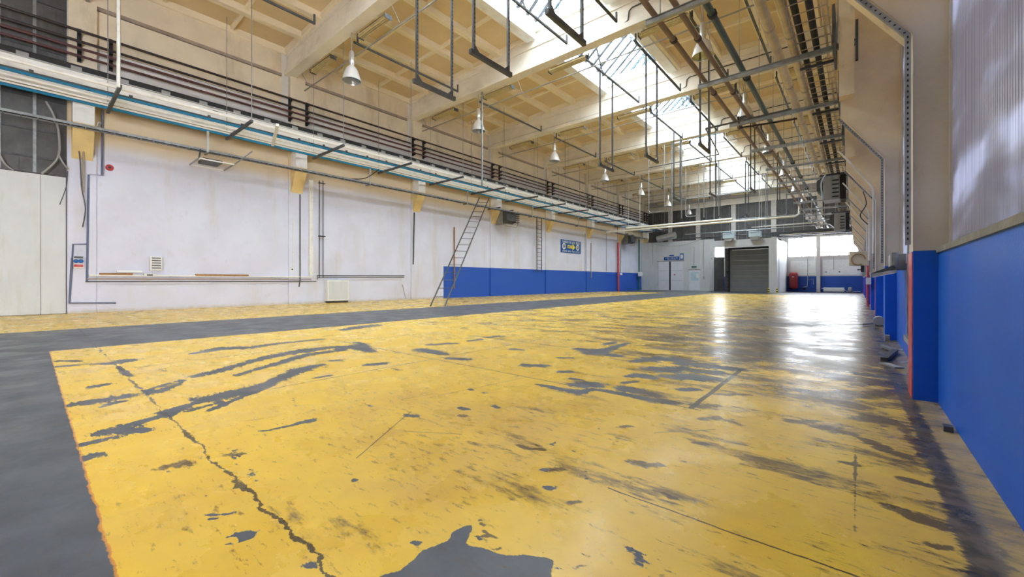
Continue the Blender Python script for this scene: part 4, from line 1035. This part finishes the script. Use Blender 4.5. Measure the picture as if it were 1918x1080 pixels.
# wires hanging near the cladding at the far left
def cable(name, pts, r, mt, lab):
    P = [Vector(p) for p in pts]; out = []
    for i in range(len(P) - 1):
        p0 = P[max(i-1, 0)]; p1 = P[i]; p2 = P[i+1]; p3 = P[min(i+2, len(P)-1)]
        for k in range(6):
            t = k / 6; out.append(.5 * ((2*p1) + (-p0+p2)*t + (2*p0-5*p1+4*p2-p3)*t*t + (-p0+3*p1-3*p2+p3)*t**3))
    out.append(P[-1]); return tag(MB().tube(out, r, 6).build(name, M[mt], smooth=True), lab, 'cable')
def LP(u, v, X=XL + .25): return (X,) + on_left(u, v, X)
cable('hanging_cable', [LP(86, 190), LP(100, 215), LP(110, 250), LP(108, 295), LP(78, 325)], .035, 'cablegrey', 'grey cable loop hanging over the dark cladding at far left')
cable('hanging_cable', [LP(110, 290), LP(118, 305), LP(128, 317)], .03, 'cablegrey', 'short grey cable end crossing to the first column')
cable('hanging_cable', [LP(0, 292), LP(10, 308), LP(25, 319)], .03, 'cablegrey', 'grey cable curving at the left edge over the panels')
cable('hanging_cable', [LP(127, 320), LP(124, 350), LP(112, 383)], .015, 'dgrey', 'thin dark wire hanging on the pale panels by the first column')
cable('hanging_cable', [LP(143, 240), LP(150, 300), LP(153, 350), LP(160, 390), LP(155, 425)], .02, 'dgrey', 'thin dark wire hanging on the face of the first column')
cable('hanging_cable', [LP(158, 235), LP(156, 300), LP(156, 360)], .03, 'brownconduit', 'brown cable running down the first column')
cable('hanging_cable', [(-22.8, 12.1, 7.3), (-22.5, 13.0, 7.45), (-22.3, 13.8, 8.1)], .025, 'black', 'black cable rising from the tray to the blue pipe after the first corbel')

# unit heaters on left wall
def unit_heater(y, z, lab):
    r = thing('unit_heater', (-23.2, y, z), lab, 'heater')
    MB().box(-23.85, y, z, -23.0, y + .35, z + 1.15).build('casing', M['grey'], r)
    MB().prism([(y + .35, z), (y + .35, z + 1.15), (y + 1.1, z + .85), (y + 1.1, z + .3)], -23.75, -23.1, axis='x').build('hood', M['grey'], r)
    MB().prism([(-23.0, z + .08), (-22.55, z + .3), (-22.55, z + .85), (-23.0, z + 1.07)], y + .02, y + 1.3).build('outlet_housing', M['dgrey'], r)
    for k in range(5): MB().bar((-22.99, y + .4, z + .16 + .2 * k), (-22.5, y + 1.6, z + .22 + .17 * k), .24, .03).build('louvre_blade', M['black'], r)
    MB().box(-24, y - .8, z + 1.2, -22.6, y - .72, z + 1.28).build('bracket_arm', M['dgrey'], r)
    MB().box(-24, y + .9, z + 1.2, -22.6, y + .98, z + 1.28).build('bracket_arm', M['dgrey'], r)
    MB().tube([(-22.9, y + .2, z - .12), (-22.9, y + 1.7, z - .14), (-22.9, y + 1.9, z + .1), (-22.9, y + 1.9, z + 1.3)], .035, 6).build('pipe', M['brownconduit'], r)
    return r
unit_heater(26.0, 6.15, 'grey unit heater on the left wall beside the third ochre corbel')
unit_heater(50.8, 6.15, 'far grey unit heater on the left wall above the green pipe')
# ladders
def ladder(p0, p1, w, n, mt, name, lab, side=(0, 1, 0)):
    r = thing(name, p0, lab, 'ladder'); p0 = Vector(p0); p1 = Vector(p1); s = Vector(side) * w / 2
    for q in (-1, 1): MB().bar(p0 + s * q, p1 + s * q, .05, .07, side).build('rail', M[mt], r)
    for k in range(1, n): c = p0.lerp(p1, k / n); MB().tube([c - s, c + s], .02, 6).build('rung', M[mt], r)
    return r
lx, ly = on_floor(820, 573)
ladder((lx, ly, .02), (-21.6, 22.3, 7.6), .75, 17, 'dgrey', 'leaning_ladder', 'long dark ladder leaning from the floor up to the left pipe rack', (.5, .86, 0))
ladder((XL + .35, 32.1, 2.2), (XL + .55, 31.8, 7.4), .75, 14, 'dgrey', 'wall_ladder', 'dark ladder fixed on the left wall beyond the first unit heater')

# ------------------------------------------------------------------ right overhead pipes
def rp(x, z, r, mt, lab, y0=5.5, y1=56, coll=None, cm='black', cr=1.35):
    t_ = thing('overhead_pipe', (x, 8, z), lab, 'pipe')
    MB().tube([(x, y0, z), (x, 20, z), (x, y1, z)], r, 10).build('pipe', M[mt], t_, smooth=True)
    if coll:
        for yy in coll: MB().tube([(x, yy, z), (x, yy + .09, z)], r * cr, 10).build('collar', M[cm], t_)
    return t_
SUP = [8.4 + 3.7 * k for k in range(13)]
c1 = [9.6 + 3.5 * k for k in range(12)]
rp(-3.25, 6.88, .058, 'brownpipe', 'left one of the two brown overhead pipes', coll=c1, cm='darkpipe')
rp(-2.80, 6.88, .058, 'brownpipe', 'right one of the two brown overhead pipes', coll=[y + .3 for y in c1], cm='darkpipe')
rp(-2.32, 6.89, .07, 'greenpipe', 'dark green overhead pipe right of the brown pipes', coll=[y - .4 for y in c1], cm='black')
rp(-1.50, 6.93, .105, 'creampipe', 'thick cream insulated overhead pipe, left one', y1=34, coll=[y + 1.0 for y in c1[:7]], cm='brownconduit', cr=1.05)
rp(-1.18, 6.93, .095, 'creampipe', 'thick cream insulated overhead pipe, right one', y1=34, coll=[y + 1.6 for y in c1[:7]], cm='brownconduit', cr=1.05)
rp(-.98, 6.88, .065, 'black', 'left black cable bundle in the right hand tray')
rp(-.74, 6.88, .065, 'black', 'right black cable bundle in the right hand tray')
rp(-.55, 6.95, .03, 'creampipe', 'thin cream pipe at the right edge of the tray')
t_ = thing('mesh_cable_tray', (-.8, 24, 6.75), 'wire mesh cable tray carrying the two black bundles', 'cable tray')
for x in (-1.1, -.45): MB().tube([(x, 5.5, 6.79), (x, 56, 6.79)], .012, 6).build('side_wire', M['brownconduit'], t_)
w0 = None; yy = 5.6
while yy < 45:
    if w0 is None: w0 = MB().tube([(-1.1, yy, 6.95), (-1.1, yy, 6.79), (-.45, yy, 6.79), (-.45, yy, 6.95)], .011, 5).build('cross_wire', M['brownconduit'], t_); y0_ = yy
    else:
        o = w0.copy(); COL.objects.link(o); o.parent = t_; o.location = (0, yy - y0_, 0)
    yy += .42
s0 = thing('pipe_support', (0, 0, 0), '', 'support')
MB().box(-3.4, -.045, 6.66, .0, .045, 6.74).box(-3.4, -.045, 6.77, 0, .045, 6.78).build('channel', M['grey'], s0)
MB().box(-.03, -.05, 6.3, .02, .05, 7.2).build('wall_plate', M['dgrey'], s0)
m = MB()
m.box(-.42, -.75, 6.5, -.37, -.70, 7.35); m.box(-.42, .70, 6.5, -.37, .75, 7.35); m.box(-.42, -.7, 6.5, -.37, .7, 6.56); m.box(-.42, -.7, 7.29, -.37, .7, 7.35)
zz = -.6
while zz < .65: m.box(-.42, zz, 6.56, -.37, zz + .05, 7.29); zz += .17
m.build('perforated_side_plate', M['dgrey'], s0)
MB().box(-1.12, .68, 6.70, -.4, .74, 6.76).build('tray_arm', M['dgrey'], s0)
for x in (-3.1, -.35): MB().tube([(x, 0, 6.75), (x, 0, 13.7)], .012, 5).build('hanging_rod', M['cablegrey'], s0)
for i, y in enumerate(SUP):
    o = s0 if i == 0 else copy_tree(s0)
    o.location = (0, y, 0); o['label'] = 'grey cross channel under the right overhead pipes, %s from the camera' % (ordn + ['ninth', 'tenth', 'eleventh', 'twelfth', 'farthest'])[i]; o['group'] = 'cross channels of the right pipe run'
# valves and black hanging bits on the pipes
cable('valve_pipe', [(-1.75, 8.3, 8.3), (-1.75, 8.35, 7.3), (-1.6, 8.6, 7.12), (-1.45, 9.0, 7.0)], .03, 'darkpipe', 'dark bent pipe with valve joining the cream pipes near the top edge')['category'] = 'pipe'
tag(MB().tube([(-3.1, 15.6, 6.9), (-3.1, 15.9, 6.6), (-1.5, 16.2, 6.6)], .035, 6).build('bent_pipe', M['darkpipe']), 'dark bent pipe crossing below the second cross channel', 'pipe')
tag(MB().tube([(-4.1, 15.5, 6.7), (-3.9, 15.5, 6.7), (-1.6, 15.6, 6.75)], .03, 6).tube([(-4.1, 15.5, 6.7), (-4.5, 19.0, 6.7), (-7.6, 19.1, 6.7)], .025, 6).build('bent_pipe', M['dgrey']), 'thin dark pipe loop reaching left from the brown pipes', 'pipe')
# heater blocks at the right
def right_unit(y, z, h, lab):
    r = thing('air_handler', (-.8, y, z), lab, 'heater')
    MB().box(-1.25, y, z, -.62, y + 1.2, z + h).build('casing', M['grey'], r, bevel=.03)
    MB().box(-1.22, y - .03, z + .05, -.95, y, z + h - .1).build('front_grille', M['cablegrey'], r)
    for k in range(5): MB().box(-.9, y - .03, z + .1 + k * h / 6, -.66, y, z + .16 + k * h / 6).build('slat', M['black'], r)
    MB().box(-.6, y + .1, z, -.4, y + 1.0, z + h).build('motor_housing', M['black'], r)
    MB().prism([(-1.25, z + .25), (-1.5, z + .5), (-1.5, z + h - .2), (-1.25, z + h)], y + .1, y + 1.0).build('hood', M['dgrey'], r)
    MB().bar((-1.4, y + .3, z + h + .08), (.3, y + .3, z + h + .1), .07, .09).build('carrier', M['dgrey'], r)
    return r
right_unit(24.5, 5.15, 1.15, 'near grey air handling unit hanging under the right pipe run')
right_unit(36.5, 4.85, 1.2, 'far grey air handling unit hanging under the right pipe run')
cable('flexible_hose', [(-1.15, 24.3, 6.3), (-1.3, 24.2, 5.9), (-1.25, 24.3, 5.2)], .03, 'ltblue', 'pale turquoise hose on the near air handling unit')
for i, (y, lab) in enumerate(((17.85, 'silver bent pipe on the haunch of the third right frame'), (23.85, 'silver bent pipe on the haunch of the fourth right frame'), (29.85, 'silver bent pipe on the haunch of the fifth right frame'))):
    tag(MB().tube([(-.5, y, 5.75), (-.2, y, 5.3), (.36, y, 4.4), (.4, y, 4.2), (.4, y, 2.2)], .03, 6).build('bent_pipe', M['alu']), lab, 'pipe')
cable('black_cable', [(.2, 23.5, 5.2), (.3, 23.2, 4.6), (.1, 23.0, 4.1), (.35, 23.0, 3.7)], .02, 'black', 'black cable loop hanging at the right frames')

# ------------------------------------------------------------------ right wall fittings
t_ = thing('flood_light', (.42, 10.2, 1.35), 'grey flood light on a box bracket low on the right wall', 'lamp')
MB().box(.45, 9.9, 1.50, XR, 10.5, 1.78).build('gear_box', M['cablegrey'], t_, bevel=.01)
MB().bar((.22, 9.9, 1.42), (.50, 9.9, 1.55), .42, .06, (0, 0, 1)).build('lamp_body', M['dgrey'], t_)
MB().prism([(.18, 1.36), (.52, 1.44), (.52, 1.5), (.18, 1.42)], 9.58, 10.1).build('lamp_frame', M['cablegrey'], t_)
MB().prism([(.21, 1.372), (.49, 1.438), (.49, 1.431), (.21, 1.362)], 9.5, 9.62).build('lamp_glass', M['signwhite'], t_)
MB().tube([(.5, 9.8, 1.8), (.5, 9.8, 1.58)], .05, 8).build('cable_gland', M['grey'], t_)
t_ = thing('wall_conduits', (.62, 8.3, .5), 'pair of grey conduits with a floor channel on the blue right wall', 'conduit')
for yy in (8.0, 8.9): MB().box(.60, yy, .42, .64, yy + .06, 1.95).build('conduit', M['grey'], t_)
MB().box(.57, 7.1, .36, .64, 9.1, .44).build('channel', M['grey'], t_); MB().box(.56, 7.0, .34, .64, 7.15, .46).build('end_bracket', M['dgrey'], t_)
t_ = thing('hose_box', (.2, 29.6, 2.1), 'beige box with a coiled tan hose on the right wall at the far end', 'hose box')
MB().box(-.35, 29.8, 2.15, .45, 30.2, 2.95).build('box', M['beige'], t_, bevel=.02)
MB().tube([(.05 + .3 * math.cos(a), 29.72, 2.5 + .3 * math.sin(a)) for a in [k * PI / 9 for k in range(0, 16)]], .035, 6).build('hose', M['orange'], t_)
MB().box(.15, 29.7, 1.8, .3, 29.85, 2.15).build('valve', M['black'], t_); MB().box(0, 29.74, 1.9, .2, 29.8, 1.95).build('lever', M['black'], t_)
tag(MB().box(.30, 24.0, 1.15, .47, 24.4, 1.45).build('junction_box', M['white']), 'white junction box on the far right frames', 'junction box')
tag(MB().tube([(.42, 28.0, 0.0), (.42, 28.0, 2.1)], .05, 8).build('vertical_pipe', M['red']), 'red vertical pipe at the far right frames', 'pipe')
t_ = thing('motor_block', (.4, 16.0, 0), 'grey motor block lying on the floor by the right wall', 'motor')
MB().lathe([(0, -.16), (.13, -.16), (.13, .16), (0, .16)], (.48, 15.9, .15), 14, 'y').build('body', M['cablegrey'], t_); MB().box(.40, 15.8, 0, .56, 16.0, .05).build('foot', M['dgrey'], t_); MB().bar((.1, 15.6, .04), (.35, 16.1, .05), .04, .04).build('rod', M['alu'], t_)
# debris
t_ = thing('scrap_bracket', (.43, 9.6, 0), 'folded dark metal scrap lying on the floor by the right wall', 'scrap')
(ax_, ay_), (bx_, by_), (cx_, cy_) = on_floor(1652, 650), on_floor(1676, 662), on_floor(1656, 676)
MB().bar((ax_, ay_, .03), (bx_, by_, .05), .05, .05).build('leg', M['grey'], t_); MB().bar((bx_, by_, .05), (cx_, cy_, .03), .09, .06).build('leg', M['dgrey'], t_)
(ax_, ay_), (bx_, by_) = on_floor(1655, 681), on_floor(1685, 690)
tag(MB().bar((ax_, ay_, .012), (bx_, by_, .012), .12, .02).build('scrap_plate', M['cablegrey']), 'flat grey plate lying on the floor before the folded scrap', 'scrap')
(ax_, ay_) = on_floor(1775, 806)
tag(MB().box(ax_ - .03, ay_ - .05, 0, ax_ + .03, ay_ + .05, .045).build('floor_bracket', M['dgrey']), 'small dark bracket on the floor at the foot of the blue wall', 'bracket')
(ax_, ay_) = on_floor(1660, 632)
tag(MB().box(.46, 12.0, 0, .54, 12.2, .12).build('stone_block', M['concrete']), 'small concrete rubble at the foot of the second right frame', 'rubble')

# ------------------------------------------------------------------ far end objects
t_ = thing('pressure_tank', (-5.85, 59.4, 0), 'red upright pressure tank beside the white enclosure', 'tank')
MB().lathe([(0, .35), (.3, .38), (.42, .5), (.44, .65), (.44, 2.05), (.42, 2.2), (.3, 2.35), (0, 2.42)], (-5.85, 59.4, 0), 24).build('vessel', M['redtank'], t_, smooth=True)
for a in (0, 2.1, 4.2): MB().bar((-5.85 + .33 * math.cos(a), 59.4 + .33 * math.sin(a), 0), (-5.85 + .33 * math.cos(a), 59.4 + .33 * math.sin(a), .55), .06, .06).build('leg', M['black'], t_)
MB().box(-5.95, 58.92, 1.75, -5.75, 58.96, 1.85).build('label_plate', M['white'], t_)
t_ = thing('radiator', (-2.0, 59.8, .1), 'low white panel radiator on the blue end wall', 'radiator')
MB().box(-3.0, 59.75, .08, -1.1, 59.9, .55).build('panel', M['white'], t_, bevel=.02)
for k in range(9): MB().box(-2.95 + .205 * k, 59.735, .12, -2.8 + .205 * k, 59.75, .51).build('rib', M['white'], t_)
MB().tube([(-3.2, 59.8, .45), (-3.0, 59.8, .45)], .03, 6).build('valve', M['alu'], t_); MB().tube([(-1.1, 59.8, .3), (-.9, 59.8, .15), (.3, 59.8, .12)], .04, 6).build('pipe', M['whitepipe'], t_)
tag(MB().tube([(-4.9, 59.85, .3), (-4.9, 59.85, .6), (-4.55, 59.85, .65), (-4.5, 59.85, 1.45), (-3.95, 59.85, 1.5), (-3.95, 59.85, .9)], .04, 6).tube([(-4.5, 59.85, 1.45), (-4.5, 59.85, 4.0)], .035, 6).build('water_pipe', M['cablegrey']), 'grey branching water pipe on the blue end wall', 'pipe')
tag(MB().box(-5.0, 59.7, .25, -4.7, 59.85, .45).build('valve_block', M['black']), 'black valve block at the foot of the water pipe', 'valve')
cable('white_hose', [(-5.1, 59.6, 2.0), (-4.6, 59.6, 2.15), (-4.0, 59.6, 3.1), (-3.7, 59.6, 4.8), (-3.65, 59.6, 6.4)], .035, 'white', 'white hose curving up in front of the end wall window')
t_ = thing('pump', (-.6, 59.5, 0), 'small grey pump by the radiator in the far right corner', 'pump')
MB().lathe([(0, 0), (.16, .02), (.2, .3), (.16, .5), (0, .55)], (-.6, 59.5, .1), 14).build('motor', M['cablegrey'], t_, smooth=True); MB().box(-.8, 59.4, 0, -.4, 59.6, .1).build('foot', M['dgrey'], t_)
for k, x in enumerate((-2.75, -1.55)): tag(MB().lathe([(0, -.05), (.07, -.05), (.07, 0)], (x, YE - .03, 2.35), 10, 'y').build('pipe_stub', M['dgrey']), 'small dark pipe stub on the end wall board, %s one' % ('left' if k == 0 else 'right'), 'pipe')
tag(MB().tube([(-2.1, YE - .06, 2.6), (-2.1, YE - .06, 4.1)], .02, 6).build('conduit', M['cablegrey']), 'thin conduit on the right end wall board', 'conduit')
# blue heaters on the enclosure
for x, lab in ((-11.75, 'left pale blue air curtain on the enclosure roof'), (-9.15, 'right pale blue air curtain on the enclosure roof')):
    t_ = thing('air_curtain', (x, 51.4, 6.0), lab, 'heater')
    MB().box(x, 51.2, 6.15, x + 1.15, 52.0, 6.75).build('casing', M['ltblue'], t_, bevel=.03)
    MB().prism([(x + .1, 6.15), (x + 1.05, 6.15), (x + .85, 5.8), (x + .2, 5.8)], 51.25, 51.9).build('outlet', M['cablegrey'], t_)
    MB().box(x + .1, 51.18, 6.6, x + 1.05, 51.2, 6.68).build('grille', M['grey'], t_)
for j, (z, y, xa, xb, r, mt) in enumerate([(6.95, 51.6, -16, -2.3, .06, 'grey'), (6.5, 51.9, -17.5, -2.6, .06, 'dgrey'), (6.25, 52.3, -6.4, -1.2, .05, 'whitepipe'), (7.3, 51.7, -7.8, -2.3, .05, 'grey')]):
    tag(MB().tube([(xa, y, z), (xb, y, z)], r, 8).build('cross_pipe', M[mt]), ['upper grey pipe over the enclosure roof', 'dark pipe directly over the enclosure roof', 'short pale pipe right of the enclosure under the pipe run', 'short grey pipe high above the right air curtain'][j], 'pipe')
tag(MB().box(-7.5, 53.0, 6.2, .3, 53.35, 6.7).build('duct_beam', M['dgrey']), 'dark steel duct crossing above the end windows', 'duct')
tag(hung(-19.0, -8.7, 41.5, 6.97, .10).build('cross_pipe', M['whitepipe'], smooth=True), 'thick white pipe ending in mid air before the end cladding', 'pipe')
tag(hung(-21.5, -4.0, 41.9, 6.78, .085, [(-3.75, 41.9, 6.95), (-3.7, 41.9, 7.9)]).build('cross_pipe', M['whitepipe'], smooth=True), 'long white pipe crossing the hall and bending up at the right', 'pipe')
tag(MB().box(-4.7, YE - .2, 8.6, -3.75, YE - .15, 9.3).box(-4.6, YE - .21, 8.7, -3.85, YE - .2, 9.2).build('frame', M['colwhite']), 'small pale rectangular frame on the end cladding', 'frame')
tag(MB().tube([(-21.5, 57.2, 7.2), (-19.0, 57.2, 7.6)], .45, 12).box(-21.0, 57.1, 6.74, -20.9, 57.58, 7.1).box(-19.6, 57.1, 6.74, -19.5, 57.58, 7.3).build('duct', M['alu'], smooth=True), 'short silver duct above the white partition', 'duct')
cable('sagging_wire', [(-22.6, 56.9, 6.8), (-20.5, 57.0, 6.2), (-18.0, 57.1, 6.15), (-15.6, 57.1, 6.8)], .025, 'cablegrey', 'thin wire sagging across the top of the white partition')
